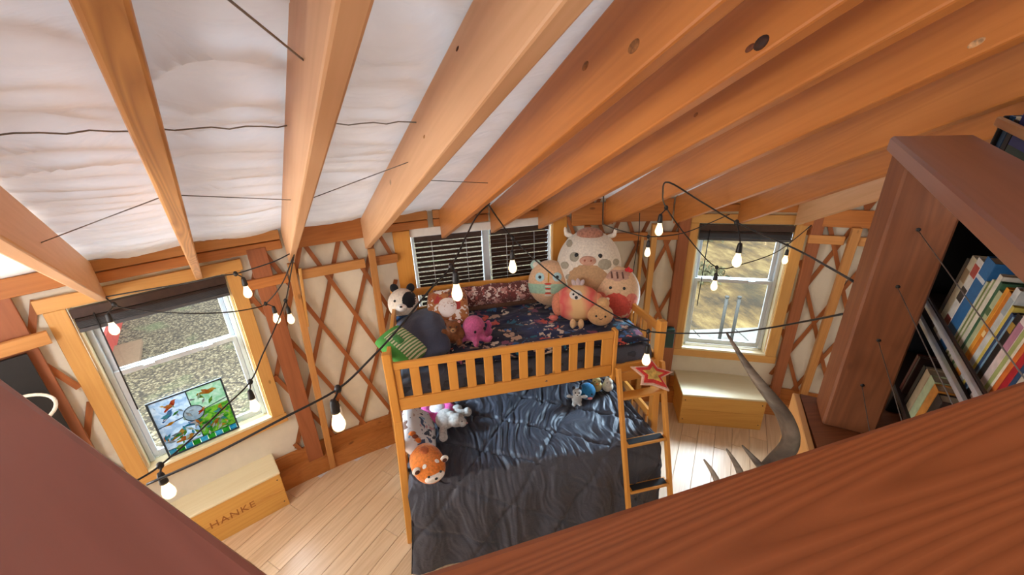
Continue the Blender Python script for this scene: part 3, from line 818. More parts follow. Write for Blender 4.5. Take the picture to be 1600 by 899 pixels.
# ---- bookshelf behind the cables, following the same slope
tau = math.atan(0.185)
SX = V3((-cd.x * math.cos(tau), -cd.y * math.cos(tau), -math.sin(tau))); SZ = V3((-cd.x * math.sin(tau), -cd.y * math.sin(tau), math.cos(tau)))
SO = A + cm * 0.2 + V3((0, 0, 2.3))
SM = Matrix.Identity(4)
for i in range(3): SM[i][0], SM[i][1], SM[i][2], SM[i][3] = SX[i], cm[i], SZ[i], SO[i]
def sloped(name, label, cat, loc, group=None):
    o = thing(name, label, cat, (0, 0, 0), 0, group); o.matrix_world = SM @ Matrix.Translation(V3(loc)); return o
bs = sloped('bookshelf', 'dark bookshelf with shiny metal shelf edges behind the railing cables', 'shelf', (0, 0, 0))
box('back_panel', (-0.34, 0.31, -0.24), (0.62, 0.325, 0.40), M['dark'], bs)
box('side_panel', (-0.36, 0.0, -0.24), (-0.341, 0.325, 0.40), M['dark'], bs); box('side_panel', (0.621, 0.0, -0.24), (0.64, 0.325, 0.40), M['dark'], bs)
box('shelf_board', (-0.34, 0.0, 0.022), (0.62, 0.309, 0.040), W['frame_dark'], bs); box('shelf_board', (-0.34, 0.0, -0.238), (0.62, 0.309, -0.22), W['frame_dark'], bs)
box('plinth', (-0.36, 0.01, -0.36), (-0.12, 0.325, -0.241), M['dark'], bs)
box('shelf_edge', (-0.34, -0.014, 0.036), (0.62, -0.001, 0.05), M['metal'], bs, 0.002)
box('retaining_bar', (-0.22, -0.022, 0.099), (0.62, -0.010, 0.112), M['metal'], bs, 0.002)
box('retaining_board', (-0.22, -0.0095, 0.088), (0.62, -0.001, 0.115), W['frame_dark'], bs, 0.002)
_bc = {}
def bmat(c):
    if c not in _bc: _bc[c] = plain('book_cover', c, 0.5, 0, 0.12, 40)
    return _bc[c]
pages = plain('book_pages', '#ded3b8', 0.8, 0, 0.06, 200)
def book(label, x0, x1, h, dpt, col, z0=0.041, y0=0.012, group='books on the upper shelf', band=None):
    w = x1 - x0
    b = sloped('book', label, 'book', ((x0 + x1) / 2, y0, z0), group)
    c = bmat(col); t = min(0.0022, w * 0.2)
    box('cover', (-w / 2, 0.002, 0), (-w / 2 + t, dpt, h), c, b, 0); box('cover', (w / 2 - t, 0.002, 0), (w / 2, dpt, h), c, b, 0)
    box('spine', (-w / 2, 0.0, 0), (w / 2, 0.0018, h), c, b, 0.0006)
    box('page_block', (-w / 2 + t, 0.003, 0.003), (w / 2 - t, dpt - 0.003, h - 0.004), pages, b, 0)
    if band:
        for q0, q1, bc in band: box('spine_label', (-w / 2 + 0.0008, -0.0007, h * q0), (w / 2 - 0.0008, -0.0001, h * q1), bmat(bc), b, 0)
BK = [
 (-.128, -.112, .235, '#3a2c28', 'dark thin book at the far left end of the upper shelf row', None),
 (-.110, -.082, .252, '#cdbf9f', 'thick cream book near the left end of the upper shelf row', [(.7, .85, '#9c7c56')]),
 (-.080, -.050, .262, '#e4dfd6', 'white book with dark and red pictures on its spine, left of the big blue book', [(.15, .3, '#8d3430'), (.5, .66, '#3a3230'), (.8, .93, '#b8473c')]),
 (-.048, -.002, .282, '#2f6ca3', 'wide blue book, the widest in the upper row', [(.78, .82, '#d5dde5')]),
 (.000, .008, .235, '#cfd3bd', 'thin pale book right of the wide blue book', None),
 (.009, .016, .238, '#7c8b4e', 'thin olive book third right of the wide blue book', None),
 (.017, .024, .25, '#d9d4c0', 'thin ivory book among the slim green ones', None),
 (.025, .031, .254, '#8c9b66', 'slim sage book left of the tall ivory one', None),
 (.032, .048, .274, '#dcd9c9', 'tall ivory book before the dark green one', [(.1, .2, '#76a08c')]),
 (.049, .060, .262, '#3f6a4c', 'dark green book beside the tall ivory one', None),
 (.061, .078, .245, '#b8c39a', 'pale green book left of the orange one', [(.72, .8, '#5e7a50')]),
 (.079, .092, .264, '#e09a34', 'orange book in the middle of the upper row', None),
 (.093, .106, .262, '#d4822a', 'darker orange book right of the orange one', [(.5, .56, '#f0d9a0')]),
 (.108, .128, .282, '#cfd6d4', 'tall pale grey book right of the orange pair', [(.75, .9, '#a9b8bd')]),
 (.129, .139, .245, '#d3c05c', 'thin yellow book with a pale neighbour on its left', None),
 (.140, .150, .232, '#2f4d74', 'thin navy book between the yellow and the black books', None),
 (.151, .156, .228, '#7fa4c0', 'very thin light blue book', None),
 (.158, .176, .244, '#24211f', 'black book in the right part of the upper row', [(.8, .9, '#b08c3a')]),
 (.178, .200, .290, '#e2d3cf', 'pinkish white book right of the black one', [(.55, .8, '#b8849a')]),
 (.201, .214, .27, '#a3ad6a', 'moss green book beside the pinkish white one', None),
 (.215, .222, .272, '#ebe3cf', 'thin white book between green and orange spines', None),
 (.224, .238, .25, '#d9732e', 'red orange book left of the bright red one', None),
 (.240, .258, .248, '#b3202c', 'bright red book at the right end of the visible row', [(.8, .86, '#e8d8c0')]),
 (.260, .272, .24, '#26486e', 'blue book just right of the bright red one', None),
 (.274, .290, .25, '#cfc8b8', 'cream book at the right edge past the bright red one', None),
 (.292, .312, .26, '#46606a', 'slate book last in view at the right edge', None)]
for x0, x1, h, col, lab, band in BK: book(lab, x0, x1, h, 0.17 + 0.03 * math.sin(x0 * 90), col, band=band)
LB = [(-.118, -.104, .150, '#7a3b34', 'dark red book leaning at the left end of the lower shelf'), (-.102, -.092, .155, '#5a4440', 'thin brown book on the lower shelf beside the dark red one'),
      (-.058, -.040, .157, '#2e2724', 'dark topped book with a thin cream spine on the lower shelf'), (-.036, -.006, .162, '#c2aa86', 'tan book first of the three thick ones on the lower shelf'),
      (-.002, .030, .166, '#b9c49a', 'pale green book second of the three thick ones on the lower shelf'), (.034, .066, .164, '#cf8a3c', 'orange book third of the three thick ones on the lower shelf'),
      (.070, .105, .16, '#3a2e2a', 'dark brown book behind the railing at the right of the lower shelf')]
for x0, x1, h, col, lab in LB: book(lab, x0, x1, h, 0.14, col, z0=-0.219, group='books on the lower shelf')
# crate of picture books on top of the shelf at the right edge
cr = sloped('book_crate', 'wooden crate standing on the bookshelf top at the right edge of the photo', 'crate', (0, 0, 0))
box('top_panel', (-0.42, 0.0, 0.401), (0.64, 0.325, 0.419), W['frame_dark'], bs)
cr.matrix_world = SM @ Matrix.Translation(V3((-0.272, 0.05, 0.45)))
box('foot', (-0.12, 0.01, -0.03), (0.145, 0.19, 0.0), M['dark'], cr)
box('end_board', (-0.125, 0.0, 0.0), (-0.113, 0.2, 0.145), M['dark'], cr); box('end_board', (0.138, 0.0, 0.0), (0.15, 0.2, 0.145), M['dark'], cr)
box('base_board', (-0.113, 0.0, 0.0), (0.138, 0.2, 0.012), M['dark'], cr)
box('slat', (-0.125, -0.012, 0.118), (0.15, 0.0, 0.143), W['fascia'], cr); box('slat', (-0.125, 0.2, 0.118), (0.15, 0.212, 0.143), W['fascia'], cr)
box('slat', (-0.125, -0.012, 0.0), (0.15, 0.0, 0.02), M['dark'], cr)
def crate_book(lab, x0, x1, h, c1, c2):
    b = sloped('book', lab, 'book', (-0.272 + (x0 + x1) / 2, 0.058, 0.463), 'picture books in the crate')
    w = (x1 - x0) / 2
    box('cover', (-w, 0, h * 0.42), (w, 0.004, h), bmat(c1), b, 0); box('cover', (-w, 0, 0), (w, 0.004, h * 0.42), bmat(c2), b, 0)
    box('page_block', (-w, 0.0045, 0), (w, 0.02, h - 0.003), pages, b, 0); box('cover', (-w, 0.0205, 0), (w, 0.024, h), bmat(c1), b, 0)
crate_book('blue and green picture book facing out of the crate', -0.05, 0.135, 0.17, '#2b3f9c', '#1f4a38')
crate_book('slim blue book at the left end of the crate', -0.108, -0.085, 0.135, '#2a67a0', '#235a8c')
crate_book('black book between the two blue ones in the crate', -0.08, -0.055, 0.13, '#15161c', '#15161c')

# ---- antler leaning on the loft edge
kA = NT('antler_bone'); nz = kA.n('ShaderNodeTexNoise', i_Scale=9.0, i_Detail=6.0); kA.l(kA.coords((1, 1, 6)), nz.inputs['Vector'])
kA.l(kA.ramp(nz.outputs[0], [(0.3, lin('#43382f')), (0.5, lin('#655848')), (0.72, lin('#8c7d68'))]), kA.b.inputs['Base Color']); kA.b.inputs['Roughness'].default_value = 0.55; kA.bump(nz.outputs[0], 0.5, 0.006)
M['antler'] = kA.m
an = thing('antler', 'large grey brown elk antler rising from behind the railing', 'antler')
def ant_path():
    return [(-0.302, 2.317, 2.355), (-0.272, 2.27, 2.297), (-0.247, 2.221, 2.252), (-0.222, 2.165, 2.214), (-0.219, 2.105, 2.196), (-0.250, 2.031, 2.182), (-0.327, 1.975, 2.165), (-0.43, 1.91, 2.14), (-0.54, 1.83, 2.11), (-0.62, 1.72, 2.08), (-0.66, 1.58, 2.05), (-0.68, 1.42, 2.02)]
tube('beam', ant_path(), [.003, .008, .0135, .0175, .0205, .0215, .0215, .021, .021, .022, .024, .028], M['antler'], an, 12, 5)
for tip, mid, root in (((-0.527, 1.941, 2.228), (-0.505, 1.905, 2.19), (-0.50, 1.86, 2.12)), ((-0.462, 1.965, 2.234), (-0.44, 1.935, 2.195), (-0.425, 1.91, 2.14)), ((-0.412, 1.983, 2.225), (-0.385, 1.96, 2.195), (-0.355, 1.955, 2.16))):
    tube('tine', [tip, mid, root], [.002, .008, .012], M['antler'], an, 10, 6)
rebase(an, (-0.68, 1.42, 2.0))

# ================================================================ bunk bed
BED = V3((-1.813, 3.405, 0.0)); BY = 0.2042
BM = Matrix.Translation(BED) @ Matrix.Rotation(BY, 4, 'Z')
def onbed(name, label, cat, loc, yaw=0.0, tilt=0.0, roll=0.0, group=None):
    o = thing(name, label, cat, (0, 0, 0), 0, group)
    from mathutils import Euler
    o.matrix_world = BM @ Matrix.Translation(V3(loc)) @ Euler((tilt, roll, yaw)).to_matrix().to_4x4()
    return o
bed = thing('bunk_bed', 'honey pine bunk bed with slatted guard rail and slanted ladder', 'bed', BED, BY)
wb = W['bed']
BD = 1.10
P = 0.058
# upper posts
box('post', (0, 0, 1.12), (P, P, 1.652), wb, bed, 0.006); box('post', (0, BD - P, 0), (P, BD, 1.70), wb, bed, 0.006)
box('post', (2.02 - P, 0.0, 1.12), (2.02, P, 1.605), wb, bed, 0.006); box('post', (2.02 - P, BD - P, 0), (2.02, BD, 1.62), wb, bed, 0.006)
# slanted front legs
for u in (P / 2, 2.02 - P / 2): board('leg', (u, P / 2, 1.121), (u + (-0.05 if u < 1 else 0.02), P / 2 - 0.06, 0.0), P, P, wb, bed, up=(1, 0, 0), b=0.005)
# guard rail on the front
box('guard_rail', (P + .001, 0.006, 1.528), (1.60, 0.034, 1.580), wb, bed, 0.005); box('guard_rail', (P + .001, 0.006, 1.205), (1.60, 0.034, 1.300), wb, bed, 0.004)
box('guard_slat', (P + .002, 0.012, 1.301), (0.098, 0.030, 1.527), wb, bed); 
for k in range(11):
    u = 0.158 + 0.1232 * k
    box('guard_slat', (u, 0.012, 1.301), (u + 0.062, 0.030, 1.527), wb, bed)
box('guard_slat', (1.515, 0.012, 1.301), (1.60, 0.030, 1.527), wb, bed)
box('guard_post', (1.601, 0.0, 1.17), (1.632, 0.06, 1.59), wb, bed, 0.005)
box('side_rail', (1.633, 0.006, 1.205), (2.02 - P - .001, 0.034, 1.290), wb, bed); box('side_rail', (P + .001, BD - 0.034, 1.17), (2.02 - P - .001, BD - 0.006, 1.29), wb, bed)
box('back_rail', (P + .001, BD - 0.034, 1.60), (2.02 - P - .001, BD - 0.006, 1.665), wb, bed); box('back_rail', (P + .001, BD - 0.034, 1.42), (2.02 - P - .001, BD - 0.006, 1.48), wb, bed)
# end panels
for u, zt in ((0.015, 1.60), (2.02 - 0.043, 1.56)):
    box('end_rail', (u, P + .001, zt - 0.06), (u + 0.028, BD - P - .001, zt), wb, bed); box('end_rail', (u, P + .001, 1.19), (u + 0.028, BD - P - .001, 1.30), wb, bed)
    for k in range(6):
        v = 0.16 + k * 0.15
        box('end_slat', (u + 0.005, v, 1.301), (u + 0.023, v + 0.05, zt - 0.061), wb, bed)
    box('end_rail', (u, P + 0.002, 0.70), (u + 0.028, BD - P - .001, 0.765), wb, bed); box('end_rail', (u, P + 0.002, 0.26), (u + 0.028, BD - P - .001, 0.36), wb, bed)
    for k in range(8):
        v = 0.09 + k * 0.12
        box('end_slat', (u + 0.005, v, 0.361), (u + 0.023, v + 0.045, 0.699), wb, bed)
box('lower_rail', (P, 0.0, 0.24), (2.02 - P, 0.028, 0.36), wb, bed); box('lower_rail', (P + .001, BD - 0.034, 0.24), (2.02 - P - .001, BD - 0.006, 0.36), wb, bed)
for k in range(7): box('bed_slat', (0.15 + k * 0.28, 0.036, 1.206), (0.22 + k * 0.28, BD - 0.036, 1.221), wb, bed)
# ladder: part of the bed
ladder = empty('ladder', (0, 0, 0)); ladder.parent = bed
def lad(z): return -0.055 - 0.31 * (1.30 - z)
for u in (1.612, 1.962): board('ladder_rail', (u, lad(1.30) - 0.012, 1.32), (u, lad(0.0) - 0.012, 0.0), 0.042, 0.03, wb, ladder, up=(1, 0, 0), b=0.004)
for z in (1.105, 0.755, 0.41, 0.10):
    board('rung', (1.629, lad(z) - 0.004, z), (1.945, lad(z) - 0.004, z), 0.075, 0.022, wb, ladder, up=(0, 0.0, 1))
for z in (0.755, 0.41):
    board('tread_strip', (1.645, lad(z) - 0.004, z + 0.0128), (1.93, lad(z) - 0.004, z + 0.0128), 0.052, 0.003, M['rubber'], ladder)
board('ladder_top_bar', (1.629, lad(1.235) + 0.012, 1.235), (1.945, lad(1.235) + 0.012, 1.235), 0.02, 0.075, wb, ladder)

# mattresses
def soft_box(name, lo, hi, rad, mat, parent=None, nx=28, ny=20, amp=0.0, seed=0):
    bm = bmesh.new(); bmesh.ops.create_cube(bm, size=1.0)
    lo, hi = V3(lo), V3(hi); d = hi - lo
    for v in bm.verts: v.co = V3((v.co.x * d.x, v.co.y * d.y, v.co.z * d.z))
    bmesh.ops.bevel(bm, geom=bm.edges[:], offset=rad, segments=4, affect='EDGES', profile=0.5)
    me = bpy.data.meshes.new(name); bm.to_mesh(me); bm.free()
    return link(name, me, mat, parent, Matrix.Translation((lo + hi) / 2), True)
mt1 = onbed('mattress', 'upper bunk mattress showing dark grey cover behind the guard slats', 'mattress', (1.01, 0.55, 1.222))
soft_box('mattress_body', (-0.945, -0.505, 0), (0.945, 0.505, 0.140), 0.04, fab('#3b3d45'), mt1)
mt2 = onbed('mattress', 'lower bunk mattress hidden under the slate comforter', 'mattress', (1.01, 0.39, 0.37))
soft_box('mattress_body', (-0.945, -0.42, 0), (0.945, 0.66, 0.29), 0.05, fab('#4b4d55'), mt2)

def cloth_mat(name, col, sheen=0.4, rough=0.6, extra=None):
    k = NT(name); c = lin(col)
    n = k.n('ShaderNodeTexNoise', i_Scale=220.0, i_Detail=2.0); k.l(k.coords((1, 1, 1), False), n.inputs['Vector'])
    d = tuple(x * 0.8 for x in c[:3]) + (1,); b = tuple(min(1, x * 1.15) for x in c[:3]) + (1,)
    k.l(k.ramp(n.outputs[0], [(0.3, d), (0.7, b)]), k.b.inputs['Base Color'])
    k.b.inputs['Roughness'].default_value = rough; k.b.inputs['Sheen Weight'].default_value = sheen; k.b.inputs['Sheen Roughness'].default_value = 0.35
    n2 = k.n('ShaderNodeTexNoise', i_Scale=26.0, i_Detail=4.0, i_Distortion=0.8); k.l(k.coords((1, 0.4, 1), False), n2.inputs['Vector'])
    k.bump(n2.outputs[0], 0.35, 0.012); return k.m
def drape(name, u0, u1, v0, v1, top, dl_, dr_, df, db, mat, parent, fold, nu=170, nv=150, th=0.0, rr=0.05):
    """cloth lying on a mattress and hanging over its edges; fold(u, v, hang) gives the out-of-surface offset"""
    U0, U1, V0, V1 = u0 - dl_, u1 + dr_, v0 - df, v1 + db
    vs, fs = [], []
    for j in range(nv + 1):
        for i in range(nu + 1):
            a = U0 + (U1 - U0) * i / nu; b = V0 + (V1 - V0) * j / nv
            hu = max(0.0, u0 - a, a - u1); hv = max(0.0, v0 - b, b - v1)
            cu, cv = min(max(a, u0), u1), min(max(b, v0), v1)
            h = max(hu, hv)
            s = math.sin(min(h / rr, PI / 2)) * rr * 0.6
            z = top - (h - rr * 0.43 if h > rr else h * h / rr * 0.57)
            x = cu + (s if a > u1 else -s if a < u0 else 0) * (hu / h if h else 0); y = cv + (s if b > v1 else -s if b < v0 else 0) * (hv / h if h else 0)
            w = fold(a, b, h)
            if b < v0 and h > rr and a < u0 + 0.3: x -= (h - rr) * 0.16 * min(1, (u0 + 0.3 - a) / 0.3)
            if b < v0 and h > rr: y -= th * (h - rr) ** 1.0 * 0.62 + 0.03 * min(1, (h - rr) * 8)
            if h < rr: z += w
            else:
                if hv >= hu: y += (-w if b < v0 else w)
                else: x += (w if a > u1 else -w)
                z += 0.3 * w
            vs.append((x, y, z))
    n = nu + 1
    for j in range(nv):
        for i in range(nu): fs.append((j * n + i, j * n + i + 1, (j + 1) * n + i + 1, (j + 1) * n + i))
    o = mesh(name, vs, fs, mat, parent, None, True)
    return o
def fold_lower(a, b, h):
    # wrinkles mostly running front to back, quilting in large diamonds
    t = a * 1.0 + 0.25 * fbm(a * 1.3, b * 1.1, 4.2, 3)
    w = 0.016 * (1 - abs(fbm(t * 7.5, b * 1.6, 1.0, 4)) * 2.2) + 0.008 * (1 - abs(fbm(t * 17, b * 2.6, 7.0, 3)) * 2.0) + 0.0055 * (1 - abs(fbm(t * 31, b * 3.0, 3.0, 2)) * 2.0) * min(1.0, max(0.3, 0.9 - b))
    w += 0.022 * fbm(a * 1.6, b * 1.6, 9.0, 2)
    q1 = (0.55 * a + 0.9 * b) / 0.36; q2 = (0.75 * a - 0.62 * b) / 0.42
    for q in (q1, q2):
        d = abs(q - round(q)); w -= 0.018 * math.exp(-(d / 0.045) ** 2)
    return w * (0.55 if h > 0.05 else 1.0) + (0.014 * math.sin(a * 21 + 2.5 * math.sin(b * 3)) * min(1, h * 3))
cf = onbed('comforter', 'slate blue quilted comforter covering the lower bunk and hanging over its front', 'comforter', (0, 0, 0))
M['slate'] = cloth_mat('slate_comforter', '#454751', 0.12, 0.5)
drape('quilt', 0.09, 1.90, -0.15, 1.02, 0.70, 0.10, 0.08, 0.70, 0.02, M['slate'], cf, fold_lower, 320, 270, 0.24, 0.10)
rebase(cf, cf.location.copy(), BY) if False else None
def fold_up(a, b, h): return 0.014 * fbm(a * 3, b * 3, 2.0, 4) + 0.012 * (1 - abs(fbm(a * 9, b * 3, 5.0, 3)) * 2) + (0.012 * math.sin(a * 30 + 4 * fbm(a * 2, b, 0, 2)) * min(1, h * 6))
cu = onbed('comforter', 'dark grey comforter on the upper bunk, crumpled behind the guard slats', 'comforter', (0, 0, 0))
M['grey_cloth'] = cloth_mat('dark_grey_comforter', '#484b57', 0.3, 0.6)
drape('quilt', 0.10, 1.93, 0.085, 1.02, 1.372, 0.01, 0.02, 0.15, 0.01, M['grey_cloth'], cu, fold_up, 150, 90)

def print_mat(name, base, cols, scale, th=0.36, dist=0.5, alt=None):
    """printed fabric: irregular coloured blots on a plain ground"""
    k = NT(name); v = k.coords((1, 1, 1), False)
    nd = k.n('ShaderNodeTexNoise', i_Scale=scale * 0.9, i_Detail=2.0); k.l(v, nd.inputs['Vector'])
    mv = k.n('ShaderNodeMix', data_type='VECTOR'); mv.inputs[0].default_value = 0.09 * dist
    k.l(v, mv.inputs[4]); k.l(nd.outputs['Color'], mv.inputs[5])
    vo = k.n('ShaderNodeTexVoronoi', i_Scale=scale); k.l(mv.outputs[1], vo.inputs['Vector'])
    sp = k.n('ShaderNodeSeparateColor'); k.l(vo.outputs['Color'], sp.inputs[0])
    st = []; n = len(cols)
    for i, c in enumerate(cols): st.append((i / n, lin(c)))
    r = k.n('ShaderNodeValToRGB'); r.color_ramp.interpolation = 'CONSTANT'; e = r.color_ramp.elements
    while len(e) < n: e.new(0.5)
    for x, (p, c) in zip(e, st): x.position = p; x.color = c
    k.l(sp.outputs[0], r.inputs[0])
    sz = k.math('MULTIPLY', sp.outputs[1], th * 1.3)
    f = k.math('LESS_THAN', vo.outputs['Distance'], sz)
    b = lin(base)
    if alt:
        n3 = k.n('ShaderNodeTexNoise', i_Scale=3.0); k.l(v, n3.inputs['Vector']); bb = k.ramp(n3.outputs[0], [(0.45, b), (0.7, lin(alt))])
        k.l(k.mix(f, bb, r.outputs[0]), k.b.inputs['Base Color'])
    else: k.l(k.mix(f, b, r.outputs[0]), k.b.inputs['Base Color'])
    k.b.inputs['Roughness'].default_value = 0.9; k.b.inputs['Sheen Weight'].default_value = 0.2
    return k.m
M['navy_print'] = print_mat('navy_blanket_print', '#0e1430', ['#d9c8b2', '#c8a58a', '#1d6a86', '#cf5648', '#e3d6c4', '#2a5f9c', '#b99b86', '#8a4a6a'], 17.0, 0.52, 1.6, '#152a5c')
def patch_quad(name, corners, top, mat, parent, seed, nu=90, nv=60, amp=0.012, hang=0.0):
    vs, fs = [], []
    c00, c10, c11, c01 = [V3((*c, 0)) for c in corners]
    for j in range(nv + 1):
        for i in range(nu + 1):
            s, t = i / nu, j / nv
            p = (c00 * (1 - s) + c10 * s) * (1 - t) + (c01 * (1 - s) + c11 * s) * t
            e = min(s, 1 - s, t, 1 - t)
            wob = 0.03 * fbm(s * 4 + seed, t * 4, 1.0, 2) * max(0, 1 - e * 6)
            z = top + amp * fbm(p.x * 5, p.y * 5, seed, 3) + amp * 0.8 * (1 - abs(fbm(p.x * 6, p.y * 12, seed + 4, 2)) * 2) - 0.02 * max(0, 1 - e * 18)
            vs.append((p.x + wob, p.y + wob, z))
    n = nu + 1
    for j in range(nv):
        for i in range(nu): fs.append((j * n + i, j * n + i + 1, (j + 1) * n + i + 1, (j + 1) * n + i))
    o = mesh(name, vs, fs, mat, parent, None, True)
    md = o.modifiers.new('thick', 'SOLIDIFY'); md.thickness = 0.012; md.offset = -1
    return o
bl = onbed('blanket', 'navy fleece blanket printed with small animals, spread over the upper bunk', 'blanket', (0, 0, 0))
patch_quad('fleece', [(0.40, 0.16), (1.955, 0.10), (1.94, 1.03), (0.52, 1.04)], 1.425, M['navy_print'], bl, 3.0)
M['floral'] = print_mat('floral_print', '#6a3a36', ['#c98f86', '#e2c2b4', '#a45a52', '#d9a79a', '#7a3a36', '#e8d6cc'], 34.0, 0.75, 1.0)
fl = onbed('floral_quilt', 'small patterned red and pink quilt bunched along the back rail below the blinds', 'quilt', (0, 0, 0))
vs, fs = [], []
for j in range(25):
    for i in range(81):
        s, t = i / 80, j / 24
        u = 0.36 + 1.12 * s; a = t * PI * 1.15
        vs.append((u, 1.035 - 0.055 * math.sin(a) + 0.008 * fbm(u * 8, t * 3, 1, 3) - 0.03 * t, 1.63 - 0.19 * t + 0.012 * fbm(u * 6, t * 2, 3, 2)))
for j in range(24):
    for i in range(80): fs.append((j * 81 + i, j * 81 + i + 1, (j + 1) * 81 + i + 1, (j + 1) * 81 + i))
o = mesh('quilt', vs, fs, M['floral'], fl, None, True); md = o.modifiers.new('t', 'SOLIDIFY'); md.thickness = 0.02
soft_box('folded_edge', (0.45, 0.955, 1.428), (1.30, 1.02, 1.47), 0.02, fab('#6a4a38'), fl)

# ---------------------------------------------------------------- pillows and plush toys
def cushion(name, hx, hy, hz, mat, parent, n=26, ex=0.45):
    vs, fs = [], []
    for sd in (1, -1):
        for j in range(n + 1):
            for i in range(n + 1):
                s, t = 2 * i / n - 1, 2 * j / n - 1
                e = max(0.0, (1 - abs(s) ** 2.6) * (1 - abs(t) ** 2.6)) ** ex
                pin = 1 - 0.07 * (s * s * (1 - t * t) + 0) ; pin2 = 1 - 0.07 * (t * t * (1 - s * s))
                rd = 1 - 0.10 * (abs(s) * abs(t)) ** 3
                vs.append((s * hx * pin2 * rd, t * hy * pin * rd, sd * hz * e + 0.12 * hz * fbm(s * 2.2, t * 2.2, sd + hx * 9, 2) * e))
    m = (n + 1) * (n + 1)
    for q in range(2):
        for j in range(n):
            for i in range(n):
                a = q * m + j * (n + 1) + i; f = (a, a + 1, a + n + 2, a + n + 1); fs.append(f if q == 0 else f[::-1])
    me = bpy.data.meshes.new(name); me.from_pydata(vs, [], fs); bm = bmesh.new(); bm.from_mesh(me); bmesh.ops.remove_doubles(bm, verts=bm.verts[:], dist=1e-4); bm.to_mesh(me); bm.free()
    return link(name, me, mat, parent, None, True)
def blobs(name, parts, mat, parent, vox=0.008):
    """several rounded lumps grown together into one continuous plush body"""
    bm = bmesh.new()
    from mathutils import Euler
    for p in parts:
        c, r = p[0], p[1]; rot = Euler(p[2]).to_matrix().to_4x4() if len(p) > 2 else Matrix.Identity(4)
        bmesh.ops.create_uvsphere(bm, u_segments=18, v_segments=12, radius=1.0, matrix=Matrix.Translation(V3(c)) @ rot @ Matrix.Diagonal((r[0], r[1], r[2], 1)))
    me = bpy.data.meshes.new(name); bm.to_mesh(me); bm.free()
    o = link(name, me, mat, parent, None, True)
    md = o.modifiers.new('remesh', 'REMESH'); md.mode = 'VOXEL'; md.voxel_size = vox; md.use_smooth_shade = True
    sm = o.modifiers.new('smooth', 'SMOOTH'); sm.factor = 0.6; sm.iterations = 5
    return o
def on_surf(Rr, x, z, k=1.0):
    q = max(0.02, 1 - (x / Rr[0]) ** 2 - (z / Rr[2]) ** 2); return V3((x, -Rr[1] * math.sqrt(q) * k, z))
def cap_patch(name, parent, Rr, x0, z0, w, h, mat, k=1.012, c0=(0, 0, 0), shape=None, n=22, rings=6):
    vs, fs = [], []; c0 = V3(c0)
    vs.append(on_surf(Rr, x0, z0, k) + c0)
    for j in range(1, rings + 1):
        for i in range(n):
            a = 2 * PI * i / n; q = j / rings; s = shape(a) if shape else 1.0
            x, z = x0 + w * q * s * math.cos(a), z0 + h * q * s * math.sin(a)
            kk = k if j < rings else 0.985
            vs.append(on_surf(Rr, x, z, kk) + c0)
    for i in range(n): fs.append((0, 1 + i, 1 + (i + 1) % n))
    for j in range(rings - 1):
        for i in range(n):
            a = 1 + j * n + i; b = 1 + j * n + (i + 1) % n; fs.append((a, a + n, b + n, b))
    return mesh(name, vs, fs, mat, parent, None, True)
def eye(parent, Rr, x, z, s=0.011, c0=(0, 0, 0)): return ell('eye', on_surf(Rr, x, z) + V3(c0), (s, s * 0.5, s), M['black'], parent, None, 12, 8)

# navy pillow
p = onbed('pillow', 'dark navy pillow at the head of the upper bunk', 'pillow', (0.235, 0.58, 1.475), 0.08, 0.0, -0.12)
cushion('pillow_cover', 0.20, 0.40, 0.08, cloth_mat('navy_pillow_cloth', '#3a4156', 0.3, 0.7), p)
# fox print pillow
M['fox_print'] = print_mat('fox_print', '#b0703f', ['#a65a30', '#8a4426', '#b05c34', '#b8743f', '#b23a34', '#6a4030', '#efe4da'], 15.0, 0.85, 2.2)
M['fox_white'] = print_mat('fox_white_print', '#efe2da', ['#c9a48c', '#3a3638', '#d8b8a8'], 30.0, 0.3, 1.5)
p = onbed('print_pillow', 'cream pillow printed with rust coloured animals, above the brown bear', 'pillow', (0.47, 0.84, 1.55), -0.1, 0.62, -0.1)
cushion('pillow_cover', 0.175, 0.185, 0.05, M['fox_print'], p)
ell('white_face', (0.0, -0.02, 0.043), (0.085, 0.10, 0.016), M['fox_white'], p)
# dog
dg = onbed('plush_dog', 'cream plush dog with a black eye patch at the upper bunk corner', 'plush toy', (0.10, 0.93, 1.60), -0.05, -0.35)
Rd = (0.125, 0.12, 0.13)
ell('head', (0, 0, 0), Rd, fab('#e3d5c2'), dg, None, 28, 18)
cap_patch('eye_patch', dg, Rd, 0.062, 0.03, 0.055, 0.072, fab('#17151a'), 1.02)
ell('ear', (-0.06, 0.0, 0.135), (0.035, 0.02, 0.04), fab('#1a181c'), dg, (0, -0.4, 0)); ell('ear', (0.075, 0.0, 0.125), (0.035, 0.02, 0.04), fab('#1a181c'), dg, (0, 0.4, 0))
ell('muzzle', (0.0, -0.11, -0.03), (0.045, 0.035, 0.035), fab('#efe6da'), dg); ell('nose', (0.0, -0.142, -0.02), (0.012, 0.009, 0.009), M['black'], dg)
eye(dg, Rd, -0.05, 0.03)
ell('body', (0.0, 0.0, -0.15), (0.10, 0.10, 0.09), fab('#2d4668'), dg)
